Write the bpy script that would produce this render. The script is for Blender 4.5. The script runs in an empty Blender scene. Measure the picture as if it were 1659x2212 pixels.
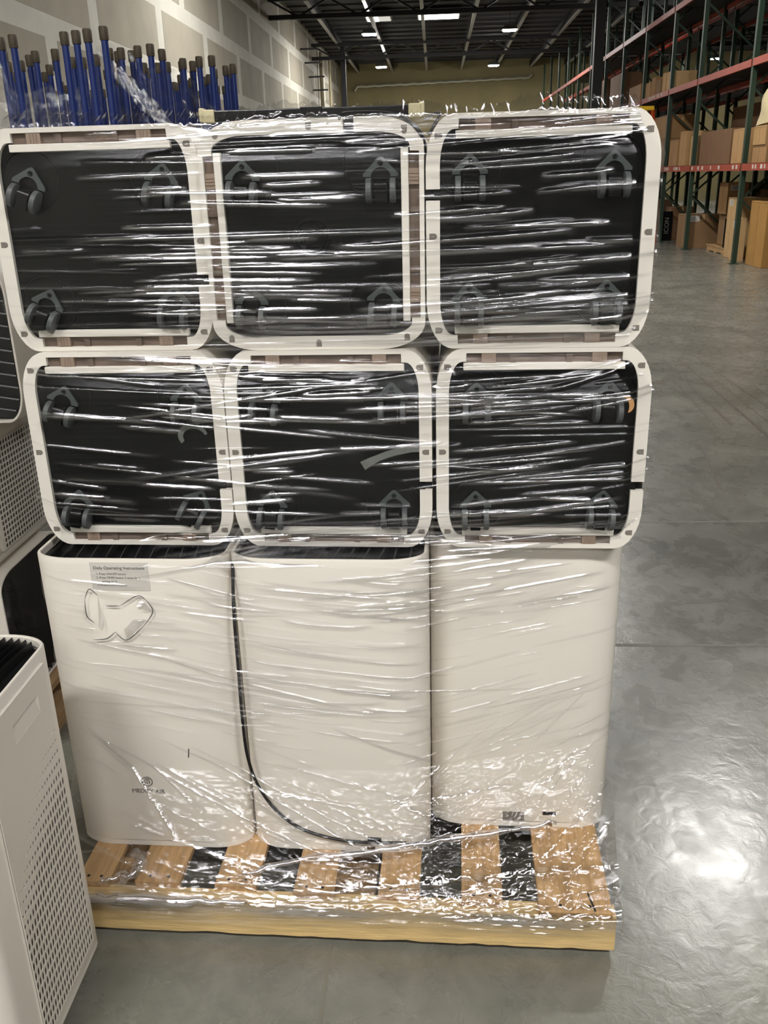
import bpy, bmesh, math, random
import numpy as np
from mathutils import Matrix, Vector, Euler
random.seed(7)
rng = np.random.default_rng(11)
C = bpy.context.scene.collection
PI = math.pi
R = math.radians

# ---------------------------------------------------------------- camera
cam_d = bpy.data.cameras.new('camera')
cam = bpy.data.objects.new('camera', cam_d)
C.objects.link(cam)
cam_d.sensor_fit = 'VERTICAL'
cam_d.sensor_height = 36.0
cam_d.lens = 1918.45 / 2212 * 36.0
cam_d.clip_start = 0.05
cam_d.clip_end = 300
pitch, yaw, roll = R(20.653), R(3.632), R(-1.546)
fwd = Vector((-math.sin(yaw) * math.cos(pitch), math.cos(yaw) * math.cos(pitch), -math.sin(pitch)))
rt = Vector((math.cos(yaw), math.sin(yaw), 0))
up = rt.cross(fwd)
r2 = rt * math.cos(roll) + up * math.sin(roll)
u2 = up * math.cos(roll) - rt * math.sin(roll)
m = Matrix((r2, u2, -fwd)).transposed().to_4x4()
m.translation = Vector((.2256, -1.5321, 1.6281))
cam.matrix_world = m
bpy.context.scene.camera = cam

# ---------------------------------------------------------------- world, exposure
sc = bpy.context.scene
w = bpy.data.worlds.new('world')
sc.world = w
w.use_nodes = True
w.node_tree.nodes['Background'].inputs[0].default_value = (1, .95, .88, 1)
w.node_tree.nodes['Background'].inputs[1].default_value = 0.02
sc.view_settings.view_transform = 'Standard'
sc.view_settings.look = 'None'
sc.view_settings.gamma = 1
sc.view_settings.use_curve_mapping = False
sc.view_settings.exposure = 0.0
sc.cycles.caustics_reflective = False
LAMP = 660.0          # radiance of a high bay lens

# ---------------------------------------------------------------- materials
def lin(r, g, b):
    f = lambda c: (c / 255 / 12.92) if c / 255 <= .04045 else ((c / 255 + .055) / 1.055) ** 2.4
    return (f(r), f(g), f(b), 1)

def mat(name, col, rough=.5, metal=0., noise=0., nscale=8., bump=0., bscale=60., stretch=(1, 1, 1), spec=.5, coat=0.):
    mt = bpy.data.materials.new(name)
    mt.use_nodes = True
    nt = mt.node_tree
    b = nt.nodes['Principled BSDF']
    b.inputs['Roughness'].default_value = rough
    b.inputs['Metallic'].default_value = metal
    b.inputs['Specular IOR Level'].default_value = spec
    b.inputs['Coat Weight'].default_value = coat
    c = lin(*col)
    b.inputs['Base Color'].default_value = c
    if noise or bump:
        tc = nt.nodes.new('ShaderNodeTexCoord')
        mp = nt.nodes.new('ShaderNodeMapping')
        mp.inputs['Scale'].default_value = stretch
        nt.links.new(tc.outputs['Object'], mp.inputs[0])
    if noise:
        n = nt.nodes.new('ShaderNodeTexNoise')
        n.inputs['Scale'].default_value = nscale
        n.inputs['Detail'].default_value = 6
        nt.links.new(mp.outputs[0], n.inputs['Vector'])
        rp = nt.nodes.new('ShaderNodeValToRGB')
        rp.color_ramp.elements[0].position = .3
        rp.color_ramp.elements[1].position = .7
        rp.color_ramp.elements[0].color = tuple(x * (1 - noise) for x in c[:3]) + (1,)
        rp.color_ramp.elements[1].color = tuple(min(1, x * (1 + noise)) for x in c[:3]) + (1,)
        nt.links.new(n.outputs[0], rp.inputs[0])
        nt.links.new(rp.outputs[0], b.inputs['Base Color'])
    if bump:
        n2 = nt.nodes.new('ShaderNodeTexNoise')
        n2.inputs['Scale'].default_value = bscale
        n2.inputs['Detail'].default_value = 4
        nt.links.new(mp.outputs[0], n2.inputs['Vector'])
        bp = nt.nodes.new('ShaderNodeBump')
        bp.inputs['Strength'].default_value = bump
        bp.inputs['Distance'].default_value = .01
        nt.links.new(n2.outputs[0], bp.inputs['Height'])
        nt.links.new(bp.outputs[0], b.inputs['Normal'])
    return mt

def emit(name, col, s):
    mt = bpy.data.materials.new(name)
    mt.use_nodes = True
    nt = mt.node_tree
    nt.nodes.clear()
    e = nt.nodes.new('ShaderNodeEmission')
    o = nt.nodes.new('ShaderNodeOutputMaterial')
    e.inputs[0].default_value = (*col, 1)
    e.inputs[1].default_value = s
    nt.links.new(e.outputs[0], o.inputs[0])
    return mt

M = dict(
    white=mat('white_plastic', (226, 220, 210), .38, noise=.02, nscale=3),
    white2=mat('white_rim', (236, 231, 222), .4),
    black=mat('black_plastic', (10, 11, 12), .30, bump=.04, bscale=90, spec=.25),
    grille=mat('black_grille', (16, 16, 17), .4),
    bracket=mat('caster_bracket_grey', (70, 76, 76), .35),
    wheel=mat('caster_wheel_grey', (78, 82, 83), .5),
    filt=mat('filter_edge_brown', (104, 88, 76), .7, noise=.3, nscale=25, stretch=(1, 3, 1)),
    clip=mat('clip_taupe', (150, 130, 114), .5),
    screw=mat('screw_grey', (128, 122, 114), .45),
    dark=mat('dark_hollow', (30, 27, 24), .8),
    pocket=mat('hole_backing', (60, 54, 47), .8),
    ink=mat('ink', (92, 90, 88), .6),
    inkd=mat('ink_dark', (48, 46, 46), .6),
    sticker=mat('sticker_paper', (214, 210, 204), .45),
    cord=mat('black_cord', (14, 14, 15), .45),
    cream=mat('cream_plastic', (206, 196, 160), .5),
    tube=mat('black_tube', (16, 16, 16), .3),
    wood=mat('pallet_wood', (186, 150, 106), .75, noise=.22, nscale=9, bump=.25, bscale=30, stretch=(9, .8, 9)),
    woodx=mat('pallet_wood_lengthwise', (214, 184, 128), .75, noise=.2, nscale=9, bump=.25, bscale=30, stretch=(.8, 9, 9)),
    blue=mat('blue_paint', (28, 50, 118), .4),
    cap=mat('brown_rubber', (80, 70, 54), .6, noise=.2, nscale=40),
    orange=mat('rack_beam_orange', (156, 60, 36), .5, noise=.12, nscale=3),
    green=mat('rack_post_green', (32, 52, 36), .5),
    tag=mat('label_white', (205, 200, 190), .6),
    roof=mat('roof_deck', (70, 70, 70), .8, noise=.25, nscale=2, stretch=(.3, 4, 1)),
    steel=mat('truss_steel', (30, 30, 30), .6),
    joist=mat('joist_galvanised', (168, 166, 160), .45),
    drywall=mat('drywall_paper', (163, 156, 140), .85, noise=.08, nscale=1.5),
    tape=mat('joint_compound', (205, 202, 190), .85, noise=.06, nscale=2),
    conc=mat('tilt_concrete', (138, 127, 90), .85, noise=.12, nscale=.7),
    pipe=mat('pipe_beige', (160, 150, 120), .6),
    foil=mat('foil_wrap', (200, 198, 180), .3, metal=.6, bump=.8, bscale=6),
    skid=mat('tyre_mark', (74, 62, 48), .5, noise=.3, nscale=14),
    joint=mat('floor_joint', (112, 109, 98), .6, noise=.3, nscale=3),
    yellow=mat('ladder_yellow', (228, 182, 28), .5),
    lorange=mat('ladder_orange', (190, 76, 30), .5),
    alu=mat('aluminium', (150, 150, 150), .4, metal=.7),
    housing=mat('lamp_housing', (120, 120, 118), .5),
    tapeclear=mat('dusty_tape', (112, 116, 112), .35),
    tapeor=mat('amber_tape', (214, 160, 106), .35),
    bag=mat('cream_sack', (208, 192, 152), .8, noise=.1, nscale=4),
    blackwrap=mat('black_film', (17, 17, 18), .25, bump=.4, bscale=12),
    torn=mat('tear_refraction_grey', (96, 95, 93), .4),  # grey stands in for dark refraction along the clear film's tear
    gb=mat('glint_beige', (150, 150, 150), .4),
)
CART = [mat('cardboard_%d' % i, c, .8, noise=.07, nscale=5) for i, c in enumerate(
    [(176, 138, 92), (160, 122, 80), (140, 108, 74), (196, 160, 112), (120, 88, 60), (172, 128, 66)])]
M['lamp'] = emit('lamp_lens', (1, .98, .945), LAMP)
M['lamp_wide'] = emit('linear_lamp_lens', (1, .98, .945), LAMP * .155)
M['panel'] = emit('panel_lens', (1, .95, .85), 9)
M['panel2'] = emit('panel_lens_dim', (1, .95, .85), .7)

# ---------------------------------------------------------------- mesh helpers
class MB:
    def __init__(self):
        self.v, self.f = [], []
    def add(self, vs, fs):
        k = len(self.v)
        self.v += [tuple(x) for x in vs]
        self.f += [tuple(i + k for i in f) for f in fs]
    def box(self, x0, x1, y0, y1, z0, z1):
        self.add([(x0, y0, z0), (x1, y0, z0), (x1, y1, z0), (x0, y1, z0), (x0, y0, z1), (x1, y0, z1), (x1, y1, z1), (x0, y1, z1)],
                 [(0, 3, 2, 1), (4, 5, 6, 7), (0, 1, 5, 4), (1, 2, 6, 5), (2, 3, 7, 6), (3, 0, 4, 7)])
    def bar(self, a, b, wd, ht=None):
        a, b = Vector(a), Vector(b)
        ht = ht or wd
        d = (b - a).normalized()
        s = d.cross(Vector((0, 0, 1)))
        if s.length < 1e-4: s = Vector((1, 0, 0))
        s.normalize()
        t = s.cross(d)
        vs = []
        for p in (a, b):
            for i, j in ((-1, -1), (1, -1), (1, 1), (-1, 1)):
                vs.append(p + s * (i * wd / 2) + t * (j * ht / 2))
        self.add(vs, [(0, 1, 2, 3), (7, 6, 5, 4), (0, 4, 5, 1), (1, 5, 6, 2), (2, 6, 7, 3), (3, 7, 4, 0)])
    def tube(self, pts, r, n=8):
        pts = [Vector(p) for p in pts]
        k = len(pts)
        rr = r if hasattr(r, '__len__') else [r] * k
        vs, fs = [], []
        prev = None
        for i, p in enumerate(pts):
            d = (pts[min(i + 1, k - 1)] - pts[max(i - 1, 0)]).normalized()
            if prev is None:
                s = d.cross(Vector((0, 0, 1)))
                if s.length < 1e-3: s = d.cross(Vector((0, 1, 0)))
            else:
                s = prev - d * prev.dot(d)
            s.normalize()
            prev = s
            t = d.cross(s)
            for j in range(n):
                a = 2 * PI * j / n
                vs.append(p + (s * math.cos(a) + t * math.sin(a)) * rr[i])
        for i in range(k - 1):
            for j in range(n):
                a, b = i * n + j, i * n + (j + 1) % n
                fs.append((a, b, b + n, a + n))
        fs.append(tuple(range(n))[::-1])
        fs.append(tuple(range((k - 1) * n, k * n)))
        self.add(vs, fs)
    def prism(self, poly, z0, z1):
        n = len(poly)
        self.add([(x, y, z0) for x, y in poly] + [(x, y, z1) for x, y in poly],
                 [tuple(range(n))[::-1], tuple(range(n, 2 * n))] + [(i, (i + 1) % n, n + (i + 1) % n, n + i) for i in range(n)])
    def mesh(self, name, material, smooth=None, bevel=0., seg=2):
        me = bpy.data.meshes.new(name)
        me.from_pydata(self.v, [], self.f)
        bm = bmesh.new()
        bm.from_mesh(me)
        bmesh.ops.recalc_face_normals(bm, faces=bm.faces)
        if bevel:
            bmesh.ops.bevel(bm, geom=[e for e in bm.edges if len(e.link_faces) == 2 and e.calc_face_angle(0) > .6], offset=bevel, segments=seg, affect='EDGES', profile=.5)
        bm.to_mesh(me)
        bm.free()
        me.materials.append(material)
        if smooth is not None:
            me.polygons.foreach_set('use_smooth', [True] * len(me.polygons))
            me.set_sharp_from_angle(angle=R(smooth))
        return me

def link(name, me, parent=None, mtx=None):
    o = bpy.data.objects.new(name, me)
    C.objects.link(o)
    if parent: o.parent = parent
    if mtx is not None: o.matrix_basis = mtx
    return o

def tag(o, label=None, cat=None, group=None, kind=None):
    if label: o['label'] = label
    if cat: o['category'] = cat
    if group: o['group'] = group
    if kind: o['kind'] = kind
    return o

def boxobj(name, b, material, parent=None, bevel=0.):
    q = MB(); q.box(*b)
    return link(name, q.mesh(name, material, bevel=bevel), parent)

def empty(name, mtx=None):
    o = bpy.data.objects.new(name, None)
    o.empty_display_size = .05
    C.objects.link(o)
    if mtx is not None: o.matrix_basis = mtx
    return o

T = Matrix.Translation

# ---------------------------------------------------------------- floor (structure)
def floor_material():
    mt = bpy.data.materials.new('polished_concrete')
    mt.use_nodes = True
    nt = mt.node_tree
    b = nt.nodes['Principled BSDF']
    tc = nt.nodes.new('ShaderNodeTexCoord')
    def noise(scale, detail, rough, st=(1, 1, 1)):
        mp = nt.nodes.new('ShaderNodeMapping')
        mp.inputs['Scale'].default_value = st
        nt.links.new(tc.outputs['Object'], mp.inputs[0])
        n = nt.nodes.new('ShaderNodeTexNoise')
        n.inputs['Scale'].default_value = scale
        n.inputs['Detail'].default_value = detail
        n.inputs['Roughness'].default_value = rough
        n.inputs['Distortion'].default_value = .6
        nt.links.new(mp.outputs[0], n.inputs['Vector'])
        return n.outputs[0]
    def ramp(src, a, b_, ca, cb):
        r = nt.nodes.new('ShaderNodeValToRGB')
        r.color_ramp.elements[0].position = a
        r.color_ramp.elements[1].position = b_
        r.color_ramp.elements[0].color = ca
        r.color_ramp.elements[1].color = cb
        nt.links.new(src, r.inputs[0])
        return r.outputs[0]
    big = ramp(noise(1.6, 8, .62), .35, .68, lin(106, 105, 96), lin(136, 134, 124))
    fine = ramp(noise(9, 8, .7), .35, .7, (.80, .80, .80, 1), (1.1, 1.1, 1.1, 1))
    mx = nt.nodes.new('ShaderNodeMix'); mx.data_type = 'RGBA'; mx.blend_type = 'MULTIPLY'
    mx.inputs[0].default_value = 1
    nt.links.new(big, mx.inputs[6]); nt.links.new(fine, mx.inputs[7])
    speck = ramp(noise(38, 2, .5), .20, .25, (.35, .33, .3, 1), (1, 1, 1, 1))
    m2 = nt.nodes.new('ShaderNodeMix'); m2.data_type = 'RGBA'; m2.blend_type = 'MULTIPLY'
    m2.inputs[0].default_value = 1
    nt.links.new(mx.outputs[2], m2.inputs[6]); nt.links.new(speck, m2.inputs[7])
    nt.links.new(m2.outputs[2], b.inputs['Base Color'])
    rr = ramp(noise(5, 6, .7), .3, .7, (.20, .20, .20, 1), (.35, .35, .35, 1))
    nt.links.new(rr, b.inputs['Roughness'])
    b.inputs['Specular IOR Level'].default_value = .5
    bp = nt.nodes.new('ShaderNodeBump')
    bp.inputs['Strength'].default_value = .12
    bp.inputs['Distance'].default_value = .01
    nt.links.new(noise(22, 4, .6), bp.inputs['Height'])
    nt.links.new(bp.outputs[0], b.inputs['Normal'])
    return mt
XL, XR, YB, YF, ZR = -5.0, 24.0, 52.0, -26.0, 7.4
q = MB(); q.add([(XL - 3, YF - 1, 0), (XR, YF - 1, 0), (XR, YB, 0), (XL - 3, YB, 0)], [(0, 1, 2, 3)])
floor = tag(link('floor', q.mesh('floor', floor_material())), kind='structure')
for y in (2.62, 1.385, -1.2):
    boxobj('joint_line', (-3, 9, y - .009, y + .009, .0002, .0008), M['joint'], floor)
def strip(a, b, wd, material, name):
    q = MB(); q.bar((a[0], a[1], .0006), (b[0], b[1], .0006), wd, .0008)
    link(name, q.mesh(name, material), floor)
for a, b, wd in (((2.45, 6.75), (2.36, 4.05), .022), ((2.30, 6.7), (2.22, 4.4), .020), ((2.62, 6.75), (2.62, 4.6), .014), ((2.20, 6.1), (2.1, 4.3), .012),
                 ((2.52, 6.0), (2.48, 4.3), .010), ((1.95, 6.15), (1.93, 5.2), .014), ((2.05, 6.6), (2.0, 5.4), .009), ((1.88, 3.9), (1.76, 3.1), .008), ((2.75, 5.6), (2.72, 4.4), .008)):
    strip(a, b, wd, M['skid'], 'skid_mark')
strip((-.02, .0), (-.02, -1.2), .008, M['joint'], 'joint_line')

# ---------------------------------------------------------------- walls, ceiling
wl = tag(boxobj('wall_left', (XL - .25, XL, YF, YB, 0, ZR), M['tape']), kind='structure')
z0, row = 0.0, 0
while z0 < ZR:
    z1 = min(z0 + 1.22, ZR)
    y = 4.5 - (1.83 if row % 2 else 0)
    while y < YB:
        a, b = max(y, 4), min(y + 3.66, YB)
        boxobj('drywall_panel', (XL, XL + .004, a + .21, b - .21, z0 + .15, z1 - .15 if z1 < ZR else ZR), M['drywall'], wl)
        y += 3.66
    z0 += 1.22; row += 1
wb = tag(boxobj('wall_back', (XL - .25, XR, YB, YB + .25, 0, ZR), M['conc']), kind='structure')
x = -4.9
while x < 12:
    boxobj('concrete_panel', (x + .015, x + 3.785, YB - .02, YB, 0, ZR - .6), M['conc'], wb)
    x += 3.8
tag(boxobj('wall_right', (XR, XR + .2, YF, YB, 0, ZR), M['conc']), kind='structure')
tag(boxobj('wall_front', (XL - .25, XR, YF - .2, YF, 0, ZR), M['tape']), kind='structure')
ce = tag(boxobj('ceiling', (XL - .3, XR + .2, YF, YB + .2, ZR, ZR + .1), M['roof']), kind='structure')
for y in np.arange(26, 52, 1.15):
    boxobj('deck_rib', (XL, 18, y, y + .10, ZR - .06, ZR), M['roof'], ce)
for x in (-3.9, -2.05, -.2, 1.65, 3.5, 5.35, 7.2, 9.05, 10.9):
    j = boxobj('joist', (x - .045, x + .045, 8, YB, 6.98, 7.28), M['steel'], ce)
    boxobj('joist_flange', (x - .06, x + .06, 8, YB, 6.95, 6.985), M['joist'], ce)
for yy in (19.5, 30, 40.5):
    t = MB(); t.bar((XL, yy, 6.42), (17, yy, 6.42), .16, .13)
    tr = link('truss_bottom_chord', t.mesh('truss_bottom_chord', M['steel']), ce)
    t = MB(); t.bar((XL, yy, 6.93), (17, yy, 6.93), .14, .12)
    link('truss_top_chord', t.mesh('truss_top_chord', M['steel']), ce)
    x = XL; k = 0
    while x < 16:
        t = MB()
        t.bar((x, yy, 6.42 if k % 2 else 6.93), (x + .95, yy, 6.93 if k % 2 else 6.42), .06, .06)
        link('truss_web', t.mesh('truss_web', M['steel']), ce)
        x += .95; k += 1
def column(x, y, s):
    c = tag(boxobj('column', (x - s, x + s, y - s, y + s, 0, 6.95), M['steel']), kind='structure')
    boxobj('base_plate', (x - s - .08, x + s + .08, y - s - .08, y + s + .08, 0, .02), M['steel'], c)
    boxobj('cap_plate', (x - s - .08, x + s + .08, y - s - .08, y + s + .08, 6.9, 6.95), M['steel'], c)
column(4.79, 26.5, .13)
column(-3.72, 41.0, .11)
column(8.6, 42, .13)

# wall pipes near the far corner
def pipe(name, pts, r, material, label, cat, group=None):
    q = MB(); q.tube(pts, r, 8)
    return tag(link(name, q.mesh(name, material, 40)), label, cat, group)
pipe('standpipe', [(-4.85, 42.5, 0), (-4.85, 42.5, 6.9)], .09, M['pipe'], 'beige vertical pipe at the far end of the drywall wall, thicker one', 'pipe')
pipe('standpipe', [(-4.8, 45.5, 0), (-4.8, 45.5, 6.9)], .06, M['pipe'], 'thin beige vertical pipe on the far drywall wall near the corner column', 'pipe')
for i, z in enumerate((5.2, 5.6, 6.0, 6.35)):
    q = MB(); q.bar((-4.99, 40.4 - 1.2 * i, z), (-4.35, 40.4 - 1.2 * i, z), .06)
    link('wall_bracket', q.mesh('wall_bracket', M['steel']), wl)
q = MB()
pts = []
for i in range(40):
    s = i / 39
    pts.append((-4.0 + 9.3 * s, 51.86, 6.28 + .18 * s + .02 * math.sin(i * 2.1)))
q.tube([(-4.15, 51.86, 6.05)] + pts + [(5.45, 51.86, 6.62)], .085, 8)
tag(link('insulated_pipe', q.mesh('insulated_pipe', M['foil'], 40)), 'long foil-wrapped pipe running along the top of the far wall', 'pipe')

# ---------------------------------------------------------------- lamps
def lamp(x, y, z, label, group=None, lens='lamp', sx=.22, sy=.18):
    o = empty('high_bay_lamp', T((x, y, z)))
    tag(o, label, 'lamp', group)
    q = MB(); q.add([(-sx - .05, -sy - .05, .01), (sx + .05, -sy - .05, .01), (sx + .05, sy + .05, .01), (-sx - .05, sy + .05, .01), (-.2, -.12, .16), (.2, -.12, .16), (.2, .12, .16), (-.2, .12, .16)],
                    [(0, 3, 2, 1), (4, 5, 6, 7), (0, 1, 5, 4), (1, 2, 6, 5), (2, 3, 7, 6), (3, 0, 4, 7)])
    link('housing', q.mesh('housing', M['housing']), o)
    boxobj('lens', (-sx, sx, -sy, sy, -.02, .008), M[lens], o)
    q = MB(); q.tube([(0, 0, .15), (0, 0, ZR - z)], .012, 6)
    link('hanger', q.mesh('hanger', M['steel']), o)
    return o
lamp(-2.15, 34.8, 6.5, 'lit high bay lamp hanging before the second truss, drywall side')
lamp(-2.3, 45.2, 6.5, 'lit high bay lamp hanging just above the foil pipe, drywall side')
lamp(2.95, 35.0, 6.5, 'lit high bay lamp hanging before the second truss, rack side')
lamp(3.05, 46.1, 6.5, 'small lit high bay lamp above the far wall, rack side')
lamp(13.6, 46.4, 6.5, 'lit high bay lamp seen between the rack posts')
lamp(3.58, 7.28, 6.4, 'lit high bay lamp out of view, one of two inferred and one added fill', 'lamps over the aisle', sx=.20, sy=.16)
for x, y in ((-2.1, 18.5), (8.45, 26.9), (2.6, 13.5)):  # last lamp is added, unseen, to brighten the mid floor, wall and racks
    lamp(x, y, 6.4, 'lit high bay lamp out of view, one of two inferred and one added fill', 'lamps over the aisle')
for x, y in ((-2.0, -4.2), (3.3, -4.2), (-2.0, -15.4), (1.6, -9.5)):
    lamp(x, y, 6.4, 'lit high bay lamp out of view, one of two inferred and one added fill', 'lamps over the aisle', 'lamp_wide', 1.0, .26)
for i, (x0, x1, l1, l2) in enumerate(((-2.3, -1.42, 'panel', 'panel2'), (-.36, 1.12, 'panel', 'panel'))):
    o = empty('ceiling_light', T((0, 0, 0)))
    tag(o, ('half-lit ceiling light panel above the near truss', 'fully lit long ceiling light panel above the near truss')[i], 'ceiling light')
    boxobj('frame', (x0 - .05, x1 + .05, 35.0, 36.6, 7.18, 7.3), M['housing'], o)
    mid = (x0 + x1) / 2
    boxobj('diffuser', (x0, mid, 35.05, 36.55, 7.16, 7.19), M[l1], o)
    boxobj('diffuser', (mid, x1, 35.05, 36.55, 7.16, 7.19), M[l2], o)

# ---------------------------------------------------------------- air purifier
W, H, RC = .425, .757, .082
SL = .152                      # half length of a filter door slot
RX, RY = .052, .090            # corners are shorter along the door sides
def corner(cx, cy, rx, ry, a0, n=9):
    return [(cx + rx * math.cos(a0 + PI / 2 * i / n), cy + ry * math.sin(a0 + PI / 2 * i / n)) for i in range(n + 1)]
def rrect(wd, dp, r, n=9):
    rx, ry = r - RC + RX, r - RC + RY
    x, y = wd / 2 - rx, dp / 2 - ry
    return corner(x, y, rx, ry, 0, n) + corner(-x, y, rx, ry, PI / 2, n) + corner(-x, -y, rx, ry, PI, n) + corner(x, -y, rx, ry, 1.5 * PI, n)
def loft(mb, loops):
    """loops: list of (outline, z); skin between them"""
    n = len(loops[0][0])
    vs = [(x, y, z) for o, z in loops for x, y in o]
    fs = []
    for k in range(len(loops) - 1):
        for i in range(n):
            fs.append((k * n + i, k * n + (i + 1) % n, (k + 1) * n + (i + 1) % n, (k + 1) * n + i))
    mb.add(vs, fs)
RB = .026
PM = {}
q = MB()
o_out, o_in = rrect(W, W, RC), rrect(W - .016, W - .016, RC - .008)
loft(q, [(o_out, .014), (o_out, H - .003), (rrect(W - .004, W - .004, RC - .002), H), (rrect(W - .013, W - .013, RC - .0065), H), (o_in, H - .002), (o_in, H - .016)])
PM['shell'] = q.mesh('shell', M['white'], 35)
# bottom ring with slots on the -y / +y sides and a cord notch on +x
def ring_mesh():
    q = MB()
    hx = W / 2
    ax_, ay_ = hx - RX, hx - RY
    out, inn = [], []
    def put(o, i): out.append(o); inn.append(i)
    n = 8
    e = .0005
    def side(pts):
        for o, off, ax in pts: put(o, (o[0] + off * ax[0], o[1] + off * ax[1]))
    # start just after the notch on +x, go CCW
    N0, N1 = .064, .084
    side([((hx, N1), RB, (-1, 0)), ((hx, ay_), RB, (-1, 0))])
    for k in range(1, n): t = PI / 2 * k / n; put((ax_ + RX * math.cos(t), ay_ + RY * math.sin(t)), (ax_ + (RX - RB) * math.cos(t), ay_ + (RY - RB) * math.sin(t)))
    side([((ax_, hx), RB, (0, -1)), ((SL + e, hx), RB, (0, -1)), ((SL, hx), .009, (0, -1)), ((-SL, hx), .009, (0, -1)), ((-SL - e, hx), RB, (0, -1)), ((-ax_, hx), RB, (0, -1))])
    for k in range(1, n): t = PI / 2 + PI / 2 * k / n; put((-ax_ + RX * math.cos(t), ay_ + RY * math.sin(t)), (-ax_ + (RX - RB) * math.cos(t), ay_ + (RY - RB) * math.sin(t)))
    side([((-hx, ay_), RB, (1, 0)), ((-hx, -ay_), RB, (1, 0))])
    for k in range(1, n): t = PI + PI / 2 * k / n; put((-ax_ + RX * math.cos(t), -ay_ + RY * math.sin(t)), (-ax_ + (RX - RB) * math.cos(t), -ay_ + (RY - RB) * math.sin(t)))
    side([((-ax_, -hx), RB, (0, 1)), ((-SL - e, -hx), RB, (0, 1)), ((-SL, -hx), .009, (0, 1)), ((SL, -hx), .009, (0, 1)), ((SL + e, -hx), RB, (0, 1)), ((ax_, -hx), RB, (0, 1))])
    for k in range(1, n): t = 1.5 * PI + PI / 2 * k / n; put((ax_ + RX * math.cos(t), -ay_ + RY * math.sin(t)), (ax_ + (RX - RB) * math.cos(t), -ay_ + (RY - RB) * math.sin(t)))
    side([((hx, -ay_), RB, (-1, 0)), ((hx, N0), RB, (-1, 0))])
    k = len(out)
    vs = [(*p, 0) for p in out] + [(*p, 0) for p in inn] + [(*p, .015) for p in out] + [(*p, .015) for p in inn]
    fs = []
    for i in range(k - 1):
        fs += [(i, i + 1, k + i + 1, k + i), (i, 2 * k + i, 2 * k + i + 1, i + 1), (k + i, k + i + 1, 3 * k + i + 1, 3 * k + i)]
    for i in (0, k - 1): fs.append((i, k + i, 3 * k + i, 2 * k + i))
    q.add(vs, fs)
    return q.mesh('bottom_ring', M['white2'], 30)
PM['ring'] = ring_mesh()
q = MB(); q.prism(rrect(W - .03, W - .03, RC - .014), .009, .016)
for sx in (-1, 1):
    for sy in (-1, 1):
        c = (sx * .128, sy * .118)
        q.tube([(c[0] + .056 * math.cos(t), c[1] + .056 * math.sin(t), .009) for t in np.linspace(0, 2 * PI, 25)], .0014, 6)
PM['base'] = q.mesh('base_plate', M['black'], 40)
for s, nm in ((-1, 'n'), (1, 'p')):
    ya, yb = sorted((s * (W / 2 - .029), s * (W / 2 - .043)))
    q = MB(); q.box(-SL - .006, SL + .006, ya, yb, -.0015, .010)
    PM['strip' + nm] = q.mesh('door_strip', M['white2'], bevel=.001, seg=1)
    ya, yb = sorted((s * (W / 2 - .0085), s * (W / 2 - .0295)))
    q = MB(); q.box(-SL, SL, ya, yb, .0085, .014)
    for xx in (-.06, .05): q.box(xx - .006, xx + .006, ya, yb, .004, .0086)
    PM['filt' + nm] = q.mesh('filter_edge', M['filt'])
    for kx in (-1, 1):
        ya, yb = sorted((s * (W / 2 - .010), s * (W / 2 - .0285)))
        q = MB(); q.box(kx * .108 - .014, kx * .108 + .014, ya, yb, .001, .0088)
        for g in (-.006, 0, .006): q.box(kx * .108 + g - .001, kx * .108 + g + .001, ya + .001, yb - .001, -.0004, .001)
        PM['clip%s%d' % (nm, kx)] = q.mesh('clip', M['clip'])
q = MB()
dsh = [(-.007, -.0055), (.002, -.0055)] + [(.002 + .0055 * math.cos(t), .0055 * math.sin(t)) for t in np.linspace(-PI / 2, PI / 2, 9)[1:-1]] + [(.002, .0055), (-.007, .0055)]
q.prism(dsh, -.0005, .0004)
q.tube([(.001 + .003 * math.cos(t), .003 * math.sin(t), -.0006) for t in np.linspace(0, 2 * PI, 11)], .0006, 4)
PM['recess'] = q.mesh('screw_recess', M['screw'])
# caster: frame X right, Z up, faces -Y
q = MB()
tri = [(-.033, -.004), (.033, -.004), (.033, .002), (.005, .030), (0, .0325), (-.005, .030), (-.033, .002)]
hole = [(.004 * math.cos(t), .020 + .004 * math.sin(t)) for t in np.linspace(0, 2 * PI, 13)[:-1]]
arch = [(.019 * math.cos(t), -.006 + .019 * math.sin(t)) for t in np.linspace(0, PI, 9)]
def xz_prism(mb, poly, y0, y1):
    n = len(poly)
    mb.add([(x, y0, z) for x, z in poly] + [(x, y1, z) for x, z in poly], [tuple(range(n))] + [tuple(range(n, 2 * n))[::-1]] + [(i, (i + 1) % n, n + (i + 1) % n, n + i) for i in range(n)])
xz_prism(q, [(-.033, -.004), (-.02, -.004)] + arch[::-1] + [(.02, -.004), (.033, -.004), (.033, .002), (.005, .030), (0, .0325), (-.005, .030), (-.033, .002)], -.006, 0)
PM['caster'] = q.mesh('caster', M['bracket'], bevel=.0008, seg=1)
q = MB(); q.tube([(x, -.0075 + .0, z) for x, z in [(.0038 * math.cos(t), .021 + .0038 * math.sin(t)) for t in np.linspace(0, 2 * PI, 13)]], .001, 6)
q.tube([(0, -.0065, .021), (0, -.0078, .021)], .0026, 8)
PM['cscrew'] = q.mesh('screw', M['black'], 40)
q = MB(); q.tube([(-.0115, 0, 0), (-.011, 0, 0), (.011, 0, 0), (.0115, 0, 0)], .013, 14)
q.box(-.0105, .0105, -.013, .013, -.026, .004)
PM['fork'] = q.mesh('fork', M['black'], 40)
q = MB(); q.tube([(-.0055, 0, 0), (-.0045, 0, 0), (.0045, 0, 0), (.0055, 0, 0)], [.021, .0225, .0225, .021], 24)
PM['wheel'] = q.mesh('wheel', M['wheel'], 40)
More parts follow.
